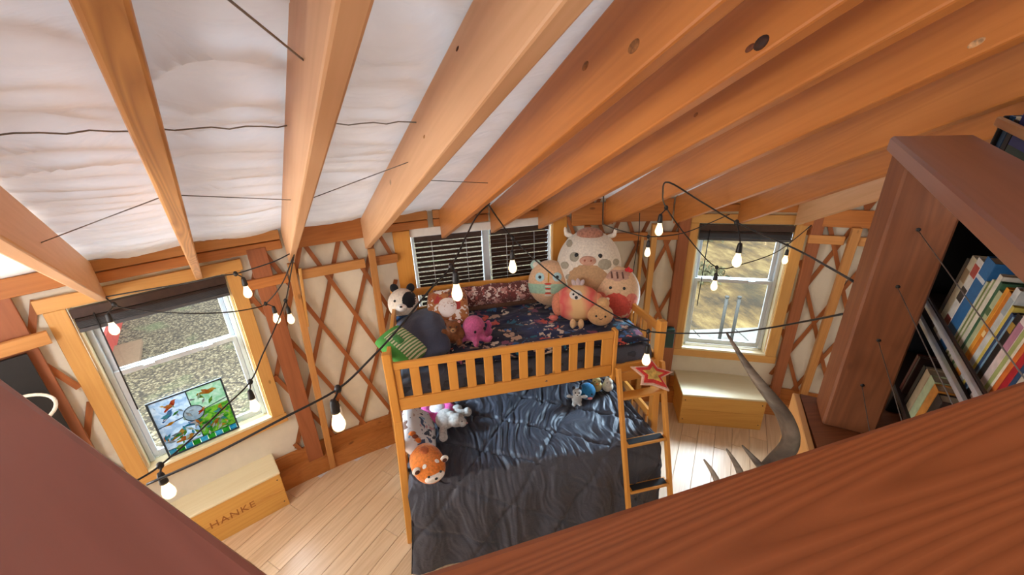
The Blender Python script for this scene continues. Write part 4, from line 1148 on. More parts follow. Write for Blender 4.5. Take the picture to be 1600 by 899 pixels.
# green knit
kg = NT('green_knit'); v = kg.coords((1, 1, 1), False); sx = kg.n('ShaderNodeSeparateXYZ'); kg.l(v, sx.inputs[0])
st = kg.math('FRACT', kg.math('MULTIPLY', sx.outputs[0], 42.0)); sf = kg.math('LESS_THAN', st, 0.5)
c = kg.mix(sf, lin('#4f7f45'), lin('#d8d2ae')); fine = kg.math('FRACT', kg.math('MULTIPLY', sx.outputs[1], 90.0))
c = kg.mix(kg.math('MULTIPLY', kg.math('LESS_THAN', fine, 0.4), 0.35), c, lin('#5d8a50'))
edge = kg.math('MAXIMUM', kg.math('LESS_THAN', sx.outputs[1], -0.055), kg.math('LESS_THAN', sx.outputs[0], -0.115)); c = kg.mix(edge, c, lin('#4f9a44'))
kg.l(c, kg.b.inputs['Base Color']); kg.b.inputs['Roughness'].default_value = 0.95; M['green_knit'] = kg.m
gk = onbed('knit_pillow', 'green and cream striped knitted pillow at the front left corner of the upper bunk', 'pillow', (0.105, 0.26, 1.56), -0.75, 0.25, 0.45)
cushion('knit_cover', 0.165, 0.12, 0.055, M['green_knit'], gk)
cushion('pocket', 0.04, 0.025, 0.01, fab('#3f7a3a'), gk).location = (-0.03, 0.0, 0.058)
# brown bear
br = onbed('plush_bear', 'small dark brown plush bear beside the pink octopus', 'plush toy', (0.478, 0.42, 1.445), -0.2, -0.1)
blobs('body', [((0, 0, 0.06), (0.065, 0.06, 0.07)), ((0.01, -0.015, 0.135), (0.058, 0.052, 0.052)), ((-0.04, 0, 0.175), (0.02, 0.014, 0.02)), ((0.055, -0.01, 0.175), (0.02, 0.014, 0.02)), ((-0.04, -0.06, 0.025), (0.025, 0.045, 0.025)), ((0.05, -0.06, 0.025), (0.025, 0.045, 0.025)), ((-0.07, -0.02, 0.08), (0.022, 0.022, 0.045)), ((0.07, -0.02, 0.08), (0.022, 0.022, 0.045))], fab('#7a4620', 0.2), br)
ell('inner_ear', (0.055, -0.027, 0.178), (0.012, 0.006, 0.012), fab('#d59a90'), br); ell('muzzle', (0.012, -0.066, 0.125), (0.022, 0.016, 0.017), fab('#b98a5c'), br)
ell('nose', (0.012, -0.083, 0.13), (0.007, 0.005, 0.005), M['black'], br); ell('eye', (-0.012, -0.064, 0.15), (0.006, 0.004, 0.006), M['black'], br); ell('eye', (0.036, -0.064, 0.15), (0.006, 0.004, 0.006), M['black'], br)
# pink octopus
oc = onbed('plush_octopus', 'bright pink plush octopus with curled arms on the navy blanket', 'plush toy', (0.640, 0.42, 1.437), 0.35, -0.05)
arms = []
for k in range(6):
    a = -PI * 0.62 + k * PI * 0.3
    for q, (rr_q, zz, s) in enumerate(((0.06, 0.035, 0.032), (0.095, 0.022, 0.026), (0.125, 0.025, 0.022), (0.14, 0.045, 0.018))):
        arms.append(((rr_q * math.cos(a), rr_q * math.sin(a), zz), (s, s, s)))
arms += [((0.115, -0.02, 0.06), (0.022, 0.022, 0.03)), ((0.125, -0.025, 0.10), (0.02, 0.02, 0.03)), ((0.112, -0.03, 0.13), (0.018, 0.018, 0.022))]
blobs('body', [((0, 0, 0.115), (0.088, 0.086, 0.09)), ((0, 0, 0.05), (0.075, 0.075, 0.05))] + arms, fab('#c8608f', 0.15), oc)
ell('eye', (0.055, -0.068, 0.11), (0.010, 0.006, 0.012), M['black'], oc); ell('eye', (-0.03, -0.082, 0.11), (0.010, 0.006, 0.012), M['black'], oc)
# cow
def squish(name, label, loc, Rr, yaw, tilt, mat):
    t = onbed(name, label, 'plush toy', loc, yaw, tilt, 0, None)
    ell('body', (0, 0, 0), Rr, mat, t, None, 40, 26); return t
Rc = (0.285, 0.25, 0.33)
cow = squish('plush_cow', 'largest plush, a cream cow with tan belly at the back right of the upper bunk', (1.75, 0.86, 1.775), Rc, -0.42, -0.30, fab('#e6dccb'))
cap_patch('belly', cow, Rc, 0.0, -0.125, 0.195, 0.165, fab('#c09a72'), 1.02)
ell('snout', on_surf(Rc, -0.005, 0.055, 0.97), (0.07, 0.03, 0.042), fab('#d0a088'), cow)
ell('nostril', on_surf(Rc, -0.03, 0.058, 1.09), (0.008, 0.004, 0.01), fab('#a8604a'), cow, None, 10, 6); ell('nostril', on_surf(Rc, 0.022, 0.058, 1.09), (0.008, 0.004, 0.01), fab('#a8604a'), cow, None, 10, 6)
for x in (-0.10, 0.095): eye(cow, Rc, x, 0.10, 0.019)
for x0, z0, w, h in ((0.135, 0.03, 0.062, 0.05), (-0.2, 0.01, 0.04, 0.035), (0.22, -0.10, 0.045, 0.07), (-0.15, -0.09, 0.045, 0.03), (-0.12, 0.085, 0.045, 0.045), (0.23, 0.05, 0.03, 0.03), (-0.17, 0.2, 0.03, 0.035)):
    cap_patch('spot', cow, Rc, x0, z0, w, h, fab('#a8a08c'), 1.008)
ell('hair_tuft', (0.0, -0.085, 0.285), (0.115, 0.10, 0.06), fab('#b07a64', 0.25), cow)
for s in (-1, 1):
    blobs('horn', [((s * 0.185, -0.02, 0.275), (0.045, 0.022, 0.022), (0, -s * 0.2, 0)), ((s * 0.215, -0.02, 0.31), (0.018, 0.018, 0.04), (0, s * 0.2, 0))], fab('#f0e6d6'), cow, 0.006)
# mint and peach bear
Rb = (0.195, 0.16, 0.205)
bo = squish('plush_bear', 'round mint and peach plush with a striped cup on its front, beside the blinds', (1.40, 0.90, 1.645), Rb, -0.28, -0.30, fab('#e9bf96'))
def band(a): return 1.0
vs, fs = [], []
for j in range(9):
    z = -0.085 + 0.085 * j / 8
    for i in range(61):
        a = -PI + 2 * PI * i / 60; q = math.sqrt(1 - (z / Rb[2]) ** 2) * 1.014
        vs.append((Rb[0] * q * math.sin(a), -Rb[1] * q * math.cos(a), z))
for j in range(8):
    for i in range(60): fs.append((j * 61 + i, j * 61 + i + 1, (j + 1) * 61 + i + 1, (j + 1) * 61 + i))
mesh('mint_band', vs, fs, fab('#a9cdb0'), bo, None, True)
for x in (-0.09, 0.06):
    cap_patch('eye_ring', bo, Rb, x, 0.06, 0.042, 0.042, fab('#bfe0e4'), 1.015); eye(bo, Rb, x, 0.06, 0.014, (0, -0.006, 0))
for k in range(6): cap_patch('cup_stripe', bo, Rb, -0.02, -0.10 + 0.02 * k, 0.036, 0.0095, fab('#d9483c' if k % 2 else '#f1e6d2'), 1.03, n=14, rings=3)
tube('straw', [on_surf(Rb, -0.018, 0.015, 1.04), on_surf(Rb, -0.012, 0.11, 1.04)], 0.006, fab('#d8a23c'), bo, 8)
for s in (-1, 1): ell('ear', (s * 0.125, 0, 0.165), (0.05, 0.028, 0.045), fab('#b5d8cc'), bo, (0, s * 0.5, 0)); 
for s in (-1, 1): ell('inner_ear', (s * 0.125, -0.022, 0.165), (0.028, 0.012, 0.025), fab('#efe3cf'), bo, (0, s * 0.5, 0))
# strawberry plush
Ri = (0.19, 0.15, 0.235)
ic = squish('plush_strawberry_cat', 'tall beige plush with coral red lower half and red bow', (1.90, 0.60, 1.60), Ri, -0.45, -0.28, fab('#e2bd96'))
def wavy(a): return 1 + 0.07 * math.sin(5 * a)
cap_patch('coral_bib', ic, Ri, 0.0, -0.10, 0.168, 0.125, fab('#d95a4c'), 1.018, shape=wavy)
for s in (-1, 1): cap_patch('pink_side', ic, Ri, s * 0.125, -0.04, 0.055, 0.065, fab('#e0806c'), 1.012)
for x in (-0.05, 0.06): eye(ic, Ri, x, 0.06, 0.013)
cap_patch('frosting', ic, Ri, 0.0, 0.165, 0.115, 0.05, fab('#c9a08c'), 1.02, shape=lambda a: 1 + 0.1 * math.sin(7 * a))
for k in range(3): tube('chocolate_stripe', [on_surf(Ri, -0.05 + 0.045 * k, 0.19, 1.05), on_surf(Ri, -0.04 + 0.045 * k, 0.14, 1.05)], 0.007, fab('#6a4236'), ic, 8)
ell('back', (0.05, 0.045, -0.01), (0.155, 0.12, 0.225), fab('#f1ece4'), ic, None, 28, 18)
blobs('bow', [((0.105, -0.06, 0.205), (0.024, 0.014, 0.018)), ((0.075, -0.07, 0.21), (0.02, 0.014, 0.016), (0, 0.5, 0)), ((0.09, -0.065, 0.22), (0.01, 0.012, 0.02))], fab('#cf2f34'), ic, 0.005)
# peach parrot
kp = NT('parrot_fleece'); v = kp.coords((1, 1, 1), False); sx = kp.n('ShaderNodeSeparateXYZ'); kp.l(v, sx.inputs[0]); nz = kp.n('ShaderNodeTexNoise', i_Scale=9.0); kp.l(v, nz.inputs['Vector'])
dx = kp.math('ADD', kp.math('ABSOLUTE', sx.outputs[0]), kp.math('MULTIPLY', kp.math('SUBTRACT', nz.outputs[0], 0.5), 0.12))
kp.l(kp.ramp(dx, [(0.03, lin('#f0c48a')), (0.075, lin('#ee9a7c')), (0.12, lin('#e0605c')), (0.175, lin('#e9b08a'))]), kp.b.inputs['Base Color']); kp.b.inputs['Roughness'].default_value = 0.95
Rp = (0.2, 0.13, 0.155)
pr = squish('plush_parrot', 'peach and coral plush bird with two dangling feet, in the middle of the plush pile', (1.535, 0.56, 1.575), Rp, -0.32, -0.25, kp.m)
cap_patch('face', pr, Rp, -0.02, 0.085, 0.055, 0.04, fab('#efe6da'), 1.03); eye(pr, Rp, -0.04, 0.09, 0.009, (0, -0.006, 0)); eye(pr, Rp, 0.005, 0.09, 0.009, (0, -0.006, 0))
ell('beak', on_surf(Rp, -0.018, 0.066, 1.06), (0.013, 0.014, 0.014), fab('#4a4644'), pr)
for k, (x, s) in enumerate(((-0.03, 1.0), (0.0, 1.2), (0.03, 1.0))): ell('crest_feather', (x, -0.01, 0.165), (0.02, 0.016, 0.038 * s), fab('#c9b6b4'), pr, (0, (k - 1) * 0.5, 0))
for s in (-1, 1): ell('foot', (s * 0.033 - 0.01, -0.125, -0.15), (0.024, 0.03, 0.04), fab('#efc592'), pr)
for s in (-1, 1): ell('wing', (s * 0.165, -0.02, -0.01), (0.05, 0.07, 0.10), fab('#e7906e'), pr)
ell('tail', (-0.2, -0.06, -0.115), (0.04, 0.03, 0.022), fab('#e47a6c'), pr)
# small peanut
Rn = (0.105, 0.095, 0.09)
pn = squish('plush_peanut', 'small round tan plush with a top knob and smiling face in front of the pile', (1.67, 0.40, 1.522), Rn, -0.38, -0.35, fab('#dfae78'))
ell('knob', (0.02, 0.0, 0.095), (0.052, 0.05, 0.048), fab('#e0b27c'), pn)
for x in (-0.035, 0.035): eye(pn, Rn, x, -0.005, 0.009)
tube('mouth', [on_surf(Rn, -0.016, -0.022, 1.02), on_surf(Rn, 0.0, -0.03, 1.02), on_surf(Rn, 0.016, -0.022, 1.02)], 0.0025, fab('#5a3a26'), pn, 6, 4)
ell('sprout', (0.055, 0.0, 0.13), (0.016, 0.012, 0.014), fab('#e9dcc4'), pn)

# lower bunk toys
ps = onbed('print_pillow', 'white pillow with grey and blue print at the head of the lower bunk', 'pillow', (0.135, 0.22, 0.82), 0.1, 0.15, 0.75)
M['white_print'] = print_mat('white_pillow_print', '#ebe6e4', ['#4a5a7c', '#c8b4a8', '#7a5a4c', '#8fb6cf', '#d8a8b0', '#3c4454'], 17.0, 0.5, 1.6)
cushion('pillow_cover', 0.15, 0.24, 0.06, M['white_print'], ps)
pk = onbed('plush_ring', 'bright pink and white round plush half hidden under the upper bunk rail', 'plush toy', (0.285, 0.50, 0.775))
blobs('body', [((0.10 * math.cos(a), 0.10 * math.sin(a), 0), (0.05, 0.05, 0.042)) for a in [2 * PI * k / 12 for k in range(12)]], fab('#e0559c'), pk, 0.008)
ell('white_center', (0, 0, 0.01), (0.075, 0.075, 0.035), fab('#efe6e4'), pk)
lb = onbed('plush_lamb', 'fuzzy grey white plush lamb lying on its side beside the white pillow', 'plush toy', (0.345, 0.36, 0.755), 0.0)
blobs('body', [((0, 0, 0.03), (0.085, 0.10, 0.065)), ((0.085, -0.055, 0.045), (0.065, 0.06, 0.055)), ((0.13, -0.085, 0.035), (0.035, 0.04, 0.033)), ((-0.03, -0.13, 0.01), (0.032, 0.075, 0.034)), ((-0.03, -0.185, 0.01), (0.036, 0.03, 0.036)), ((0.12, 0.045, 0.02), (0.075, 0.033, 0.034)), ((0.185, 0.05, 0.02), (0.035, 0.04, 0.038)), ((0.10, 0.11, 0.02), (0.05, 0.04, 0.035)), ((0.05, -0.02, 0.09), (0.03, 0.02, 0.02))], fab('#c9c2ba', 0.2), lb)
ell('eye', (0.125, -0.105, 0.062), (0.006, 0.005, 0.006), M['black'], lb); ell('nose', (0.16, -0.105, 0.04), (0.010, 0.010, 0.008), fab('#b48a84'), lb)
rp = onbed('plush_red_panda', 'round orange red panda plush lying on the slate comforter with its face to the front', 'plush toy', (0.19, -0.085, 0.80), 0.32, 0.0)
Rr_ = (0.115, 0.175, 0.088)
ell('body', (0, 0, 0), Rr_, fab('#d97a2e', 0.18), rp, None, 32, 20, 0.95)
def top_patch(name, x0, y0, w, h, mat, k=1.015, n=18, rings=4):
    vs, fs = [], []
    def sp(x, y, kk): return (x, y, Rr_[2] * math.sqrt(max(0.01, 1 - (x / Rr_[0]) ** 2 - (y / Rr_[1]) ** 2)) * kk + (0.004 if kk > 1 else -0.003))
    vs.append(sp(x0, y0, k))
    for j in range(1, rings + 1):
        for i in range(n): a = 2 * PI * i / n; q = j / rings; vs.append(sp(x0 + w * q * math.cos(a), y0 + h * q * math.sin(a), k if j < rings else 0.99))
    for i in range(n): fs.append((0, 1 + i, 1 + (i + 1) % n))
    for j in range(rings - 1):
        for i in range(n): a = 1 + j * n + i; b = 1 + j * n + (i + 1) % n; fs.append((a, a + n, b + n, b))
    mesh(name, vs, fs, mat, rp, None, True)
for s in (-1, 1): top_patch('brow', s * 0.045, -0.09, 0.018, 0.017, fab('#f3ede4'))
for s in (-1, 1): ell('ear', (s * 0.10, -0.08, 0.05), (0.03, 0.016, 0.028), fab('#f1e9de'), rp, (0, s * 0.6, 0)); ell('inner_ear', (s * 0.098, -0.094, 0.05), (0.018, 0.006, 0.016), fab('#5a3022'), rp, (0, s * 0.6, 0))
ell('muzzle', (0, -0.148, 0.005), (0.07, 0.032, 0.035), fab('#f1e8dc'), rp)
ell('nose', (0, -0.181, 0.018), (0.011, 0.007, 0.008), M['black'], rp)
for s in (-1, 1): ell('eye', (s * 0.042, -0.157, 0.036), (0.009, 0.007, 0.009), M['black'], rp)
top_patch('back_marking', 0.0, 0.04, 0.035, 0.055, fab('#b85a22', 0.2))
for k in range(3): ell('tail', (-0.01 - 0.010 * k, 0.165 + 0.024 * k, 0.065 + 0.018 * k), (0.03, 0.022, 0.03), fab('#7a3a1e' if k == 1 else '#cf6f2c'), rp)
ms = onbed('plush_mouse', 'small grey white plush with dark ears at the lower bunk end', 'plush toy', (1.475, 0.36, 0.705), -0.3, -0.1)
blobs('body', [((0, 0, 0.045), (0.045, 0.038, 0.05)), ((0, -0.005, 0.115), (0.04, 0.036, 0.038)), ((-0.065, -0.01, 0.075), (0.03, 0.016, 0.016)), ((0.065, -0.01, 0.075), (0.03, 0.016, 0.016)), ((-0.025, -0.015, 0.0), (0.02, 0.025, 0.02)), ((0.025, -0.015, 0.0), (0.02, 0.025, 0.02))], fab('#c9c4bd'), ms, 0.006)
for s in (-1, 1): ell('ear', (s * 0.028, 0.0, 0.152), (0.014, 0.008, 0.018), fab('#2e2c30'), ms); ell('eye', (s * 0.016, -0.037, 0.125), (0.006, 0.004, 0.007), M['black'], ms)
ell('face', (0, -0.03, 0.105), (0.024, 0.016, 0.018), fab('#efe9e0'), ms); ell('nose', (0, -0.046, 0.108), (0.006, 0.004, 0.005), M['black'], ms)
bb = onbed('plush_ball', 'round teal blue plush leaning beside the small grey plush on the lower bunk', 'plush toy', (1.59, 0.41, 0.775), -0.3)
ell('body', (0, 0, 0), (0.075, 0.065, 0.078), fab('#2f7fae'), bb); ell('fin', (0.02, -0.06, -0.03), (0.022, 0.01, 0.014), fab('#d88a8a'), bb); eye(bb, (0.075, 0.065, 0.078), -0.03, 0.01, 0.008); eye(bb, (0.075, 0.065, 0.078), 0.035, 0.01, 0.008)
y1 = onbed('plush_duck', 'pale yellow plush behind the ladder at the foot of the lower bunk', 'plush toy', (1.70, 0.47, 0.715), -0.3)
blobs('body', [((0, 0, 0.05), (0.055, 0.05, 0.055)), ((0, -0.02, 0.12), (0.04, 0.038, 0.038)), ((-0.05, -0.02, 0.07), (0.02, 0.02, 0.03))], fab('#d2bd7c'), y1, 0.007); ell('beak', (0, -0.06, 0.115), (0.014, 0.014, 0.007), fab('#d98a3c'), y1)
for s in (-1, 1): ell('eye', (s * 0.018, -0.05, 0.135), (0.005, 0.004, 0.006), M['black'], y1)
y2 = onbed('plush_rabbit', 'cream plush right of the yellow one at the foot of the lower bunk', 'plush toy', (1.80, 0.44, 0.72), -0.3)
blobs('body', [((0, 0, 0.045), (0.05, 0.045, 0.05)), ((0, -0.02, 0.11), (0.038, 0.035, 0.036)), ((-0.018, 0, 0.16), (0.011, 0.009, 0.03)), ((0.018, 0, 0.16), (0.011, 0.009, 0.03))], fab('#e0d5c0'), y2, 0.006)
for s in (-1, 1): ell('eye', (s * 0.016, -0.052, 0.118), (0.005, 0.004, 0.005), M['black'], y2)
# star hanging on the ladder top
sr = thing('star_cushion', 'red and cream star shaped cushion hanging from the top of the ladder', 'ornament')
Fs = BM @ frame((1.845, -0.135, 1.265), (1, 0, 0.0), V3((0, -0.72, 0.69)))
sr.matrix_world = Fs
def star(name, k, z0, z1, mat):
    out = []
    angs = [150, 209, 306, 357, 435]; rad = [.165, .118, .165, .172, .12]
    ys = []
    for i in range(5):
        a0, a1 = angs[i], angs[(i + 1) % 5] + (360 if i == 4 else 0)
        ys.append((a0, rad[i])); ys.append(((a0 + a1) / 2, 0.074))
    n = len(ys); vs = []
    for z, kk in ((z0, k), (z1, k * 0.96)):
        for a, r in ys: vs.append((kk * r * math.cos(math.radians(a)), kk * r * math.sin(math.radians(a)), z))
    vs += [(0, 0, z0), (0, 0, z1 + 0.006)]
    fs = [(i, (i + 1) % n, (i + 1) % n + n, i + n) for i in range(n)] + [(2 * n, (i + 1) % n, i) for i in range(n)] + [(2 * n + 1, i + n, (i + 1) % n + n) for i in range(n)]
    return mesh(name, vs, fs, mat, sr)
star('border', 1.0, -0.014, 0.010, fab('#e0b8a0')); star('red_star', 0.84, 0.0, 0.017, fab('#d23a34', 0.15)); star('gold_center', 0.5, 0.01, 0.024, fab('#d8b05a', 0.3, 30))
tube('hanging_loop', [(0.02, 0.09, 0.0), (0.01, 0.125, -0.01), (0.03, 0.135, -0.03)], 0.003, fab('#d23a34'), sr, 6, 3)
# ================================================================ benches under the windows
def bench(name, label, front_right, dirx, L, D, H, text=None):
    t = thing(name, label, 'storage bench', (0, 0, 0))
    X = V3(dirx).normalized(); Y = V3((-X.y, X.x, 0)); o = V3(front_right) - X * L
    t.location = o; t.rotation_euler = (0, 0, math.atan2(X.y, X.x))
    pb = W['pine']
    box('front_board', (0.0, 0.0, 0.0), (L, 0.02, H * 0.5), pb, t); box('front_board', (0.0, 0.0, H * 0.5 + 0.001), (L, 0.02, H - 0.022), pb, t)
    for x in (0.0, L - 0.02): box('side_board', (x, 0.021, 0.0), (x + 0.02, D, H - 0.022), pb, t)
    box('back_board', (0.021, D - 0.02, 0.0), (L - 0.021, D, H - 0.022), pb, t)
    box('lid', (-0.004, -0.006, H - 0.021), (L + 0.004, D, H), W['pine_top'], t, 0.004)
    for x in (0.03, L - 0.03):
        for z in (0.06, H - 0.07): lathe('screw', [(0.001, 0.0), (0.006, 0.0), (0.006, 0.002)], M['black'], t, Matrix.Translation((x, -0.0012, z)) @ Matrix.Rotation(-PI / 2, 4, 'X'), 8)
    if text:
        cu_ = bpy.data.curves.new('engraved_letters', 'FONT'); cu_.body = text; cu_.size = 0.085; cu_.extrude = 0.0008; cu_.align_x = 'CENTER'; cu_.space_character = 1.15
        cu_.materials.append(plain('burnt_lettering', '#a2642a', 0.8))
        tmp = bpy.data.objects.new('letters_curve', cu_); me_ = bpy.data.meshes.new_from_object(tmp); bpy.data.objects.remove(tmp)
        e = bpy.data.objects.new('engraved_letters', me_); COL.objects.link(e); e.parent = t
        e.matrix_basis = Matrix.Translation((L * 0.66 - 0.1, -0.0008, H * 0.44)) @ Matrix.Rotation(PI / 2, 4, 'X')
    return t
bench('storage_bench', 'pale pine storage bench under the right window', (1.507, 4.404, 0), (0.773, -0.150, 0), 0.785, 0.44, 0.372)
bench('storage_bench', 'pine storage bench with burnt lettering under the left window', (-2.965, 3.742, 0), (0.765, 0.644, 0), 0.80, 0.425, 0.372, 'HANKE')

# ---- stained glass panel on the left sill
r = 5.0; phi = -0.7355
sg = thing('stained_glass_panel', 'colourful stained glass panel of birds and leaves standing on the left window sill', 'stained glass')
Mw = Matrix.Translation((r * math.sin(phi), r * math.cos(phi), 0)) @ Matrix.Rotation(-phi, 4, 'Z')
sg.matrix_world = Mw @ Matrix.Translation((-0.052, 0.015, 0.769)) @ Matrix.Rotation(-0.05, 4, 'X')
SW, SH = 0.228, 0.475
ld = M['lead']
box('frame_bar', (-SW, -0.006, 0), (-SW + 0.012, 0.006, SH), ld, sg, 0.001); box('frame_bar', (SW - 0.012, -0.006, 0), (SW, 0.006, SH), ld, sg, 0.001)
box('frame_bar', (-SW + 0.012, -0.006, 0), (SW - 0.012, 0.006, 0.012), ld, sg, 0.001); box('frame_bar', (-SW + 0.012, -0.006, SH - 0.012), (SW - 0.012, 0.006, SH), ld, sg, 0.001)
G = {n: stained('glass_' + n, a, b) for n, a, b in (('sky', '#b9cfe0', '#e6eef2'), ('mint', '#a9d4b4', '#d9e8d8'), ('leaf', '#3fa046', '#a6d25c'), ('green', '#1f8a3c', '#49b84a'), ('teal', '#2f98b8', '#67c2d4'), ('blue', '#2a6fc0', '#7fb6e0'), ('gold', '#d99a22', '#f0c860'), ('red', '#c93422', '#e87a4a'), ('clear', '#9fb0b8', '#c2cdd0'), ('orange', '#d9782a', '#efb060'))}
CX, CZ, CRd = 0.0, 0.275, 0.062
def gpane(pts, m, y=0.0, t=0.003):
    n = len(pts); vs = [(x, y - t / 2, z) for x, z in pts] + [(x, y + t / 2, z) for x, z in pts]
    fs = [tuple(range(n)), tuple(range(2 * n - 1, n - 1, -1))] + [(i, i + n, (i + 1) % n + n, (i + 1) % n) for i in range(n)]
    return mesh('glass_piece', vs, fs, G[m], sg)
def arc(a0, a1, k=10): return [(CX + CRd * math.cos(a0 + (a1 - a0) * i / k), CZ + CRd * math.sin(a0 + (a1 - a0) * i / k)) for i in range(k + 1)]
a, b = SW - 0.012, SH - 0.012; zb = 0.058
gpane([(-a, CZ), (CX - CRd, CZ)] + arc(PI, PI / 2)[1:] + [(CX, b), (-a, b)], 'sky'); gpane([(CX, b)] + arc(PI / 2, 0) + [(a, CZ), (a, b)], 'mint')
gpane([(-a, zb), (CX, zb)] + arc(-PI / 2, -PI) + [(-a, CZ)], 'sky'); gpane([(CX, zb), (a, zb), (a, CZ), (CX + CRd, CZ)] + arc(0, -PI / 2)[1:], 'leaf')
gpane(arc(0, 2 * PI, 24)[:-1], 'clear')
for k in range(9):
    x0 = -a + k * 2 * a / 9; x1 = -a + (k + 1) * 2 * a / 9
    gpane([(x0 + 0.002, 0.013), (x1 - 0.002, 0.013), (x1 - 0.002, zb - 0.003), (x0 + 0.002, zb - 0.003)], 'teal' if k % 2 == 0 else 'green')
def came(pts, rad=0.0035): tube('lead_line', [(x, -0.003, z) for x, z in pts], rad, ld, sg, 6)
came([(CX, CZ + CRd), (CX, b)]); came([(-a, CZ - 0.02), (CX - CRd, CZ)]); came([(CX + CRd, CZ), (a, CZ + 0.03)]); came([(CX, CZ - CRd), (CX, zb)]); came(arc(0, 2 * PI, 24)); came([(-a, zb), (a, zb)], 0.0025)
def bird(x, z, s, ang, m, m2):
    ca, sa = math.cos(ang), math.sin(ang); s *= 0.72
    def T(p): return (x + s * (p[0] * ca - p[1] * sa), z + s * (p[0] * sa + p[1] * ca))
    gpane([T(p) for p in ((-1.6, -.5), (-.6, -.45), (.2, -.55), (.8, -.2), (1.1, .15), (1.45, .2), (1.1, .45), (.7, .6), (.2, .35), (-.6, .1), (-1.6, -.2))], m, -0.005)
    gpane([T(p) for p in ((-.7, -.2), (.2, -.3), (.3, .1), (-.3, .5), (-1.0, .55))], m2, -0.0085)
bird(-0.105, 0.405, 0.05, 0.5, 'red', 'orange'); bird(-0.14, 0.335, 0.05, 0.6, 'blue', 'teal'); bird(0.12, 0.41, 0.055, -0.25, 'gold', 'orange'); bird(0.15, 0.23, 0.045, 0.9, 'gold', 'green')
bird(-0.12, 0.16, 0.055, 0.3, 'gold', 'clear'); bird(-0.02, 0.2, 0.05, -0.2, 'teal', 'blue'); bird(-0.09, 0.105, 0.055, -0.1, 'gold', 'orange'); bird(0.09, 0.13, 0.045, 0.4, 'orange', 'gold'); bird(0.05, 0.275, 0.03, 0.5, 'orange', 'red')
rg = random.Random(5)
for k in range(75):
    x, z = rg.uniform(-0.2, 0.2), rg.choice([rg.uniform(0.07, 0.2), rg.uniform(0.07, 0.44)]); s = rg.uniform(0.010, 0.022); an_ = rg.uniform(0, 6.28)
    pts = [(x + s * math.cos(an_ + q) * (1.5 if i % 2 == 0 else 0.55), z + s * math.sin(an_ + q) * (1.5 if i % 2 == 0 else 0.55)) for i, q in enumerate([0, PI / 2, PI, 3 * PI / 2])]
    if all(-a < p[0] < a and zb < p[1] < b for p in pts): gpane(pts, rg.choice(['leaf', 'green', 'gold', 'leaf', 'teal', 'mint', 'gold', 'clear', 'orange', 'sky']), -0.011 - 0.0003 * k, 0.002)

# ---- dark panel with a cream ring on the wall at far left
dp = thing('wall_panel', 'black board hung on the wall left of the left window with a cream ring on it', 'board', (0, 0, 0))
p0, p1 = cyl(-0.95, 4.93, 0), cyl(-0.860, 4.93, 0)
X = (p1 - p0).normalized(); Yo = V3((-X.y, X.x, 0)); dp.location = p0 + V3((0, 0, 1.2)); dp.rotation_euler = (0, 0, math.atan2(X.y, X.x))
Lp = (p1 - p0).length
box('panel', (0, -0.012, 0), (Lp, 0.012, 0.675), M['black'], dp)
ring = [(Lp - 0.12 + 0.13 * math.cos(2 * PI * k / 32), -0.14 + 0.11 * math.sin(2 * PI * k / 32), 0.40 + 0.05 * math.sin(2 * PI * k / 32)) for k in range(33)]
tube('ring', ring, 0.009, fab('#e6dcc6'), dp, 8)
tube('ring_arm', [(Lp - 0.12, -0.03, 0.45), (Lp - 0.12, -0.013, 0.455)], 0.008, fab('#e6dcc6'), dp, 8)
# outlet low on the left wall
ot = thing('outlet_box', 'small white outlet box with black plug low on the lattice wall', 'outlet', cyl(-0.556, 4.985, 0.50), 0.556)
box('plate', (-0.04, -0.012, 0), (0.04, 0.012, 0.13), M['white'], ot); box('plug', (-0.028, -0.035, 0.125), (0.028, 0.0, 0.185), M['black'], ot)
wb_ = thing('wall_box', 'dark green box fixed to the wall stud left of the right window', 'box', cyl(0.1345, 4.93, 0.74), -0.1345)
box('housing', (-0.045, -0.035, 0), (0.045, 0.035, 0.22), plain('dark_green_plastic', '#22443f', 0.5), wb_); box('lid', (-0.04, -0.041, 0.02), (0.04, -0.036, 0.2), plain('dark_green_lid', '#1b3833', 0.5), wb_)

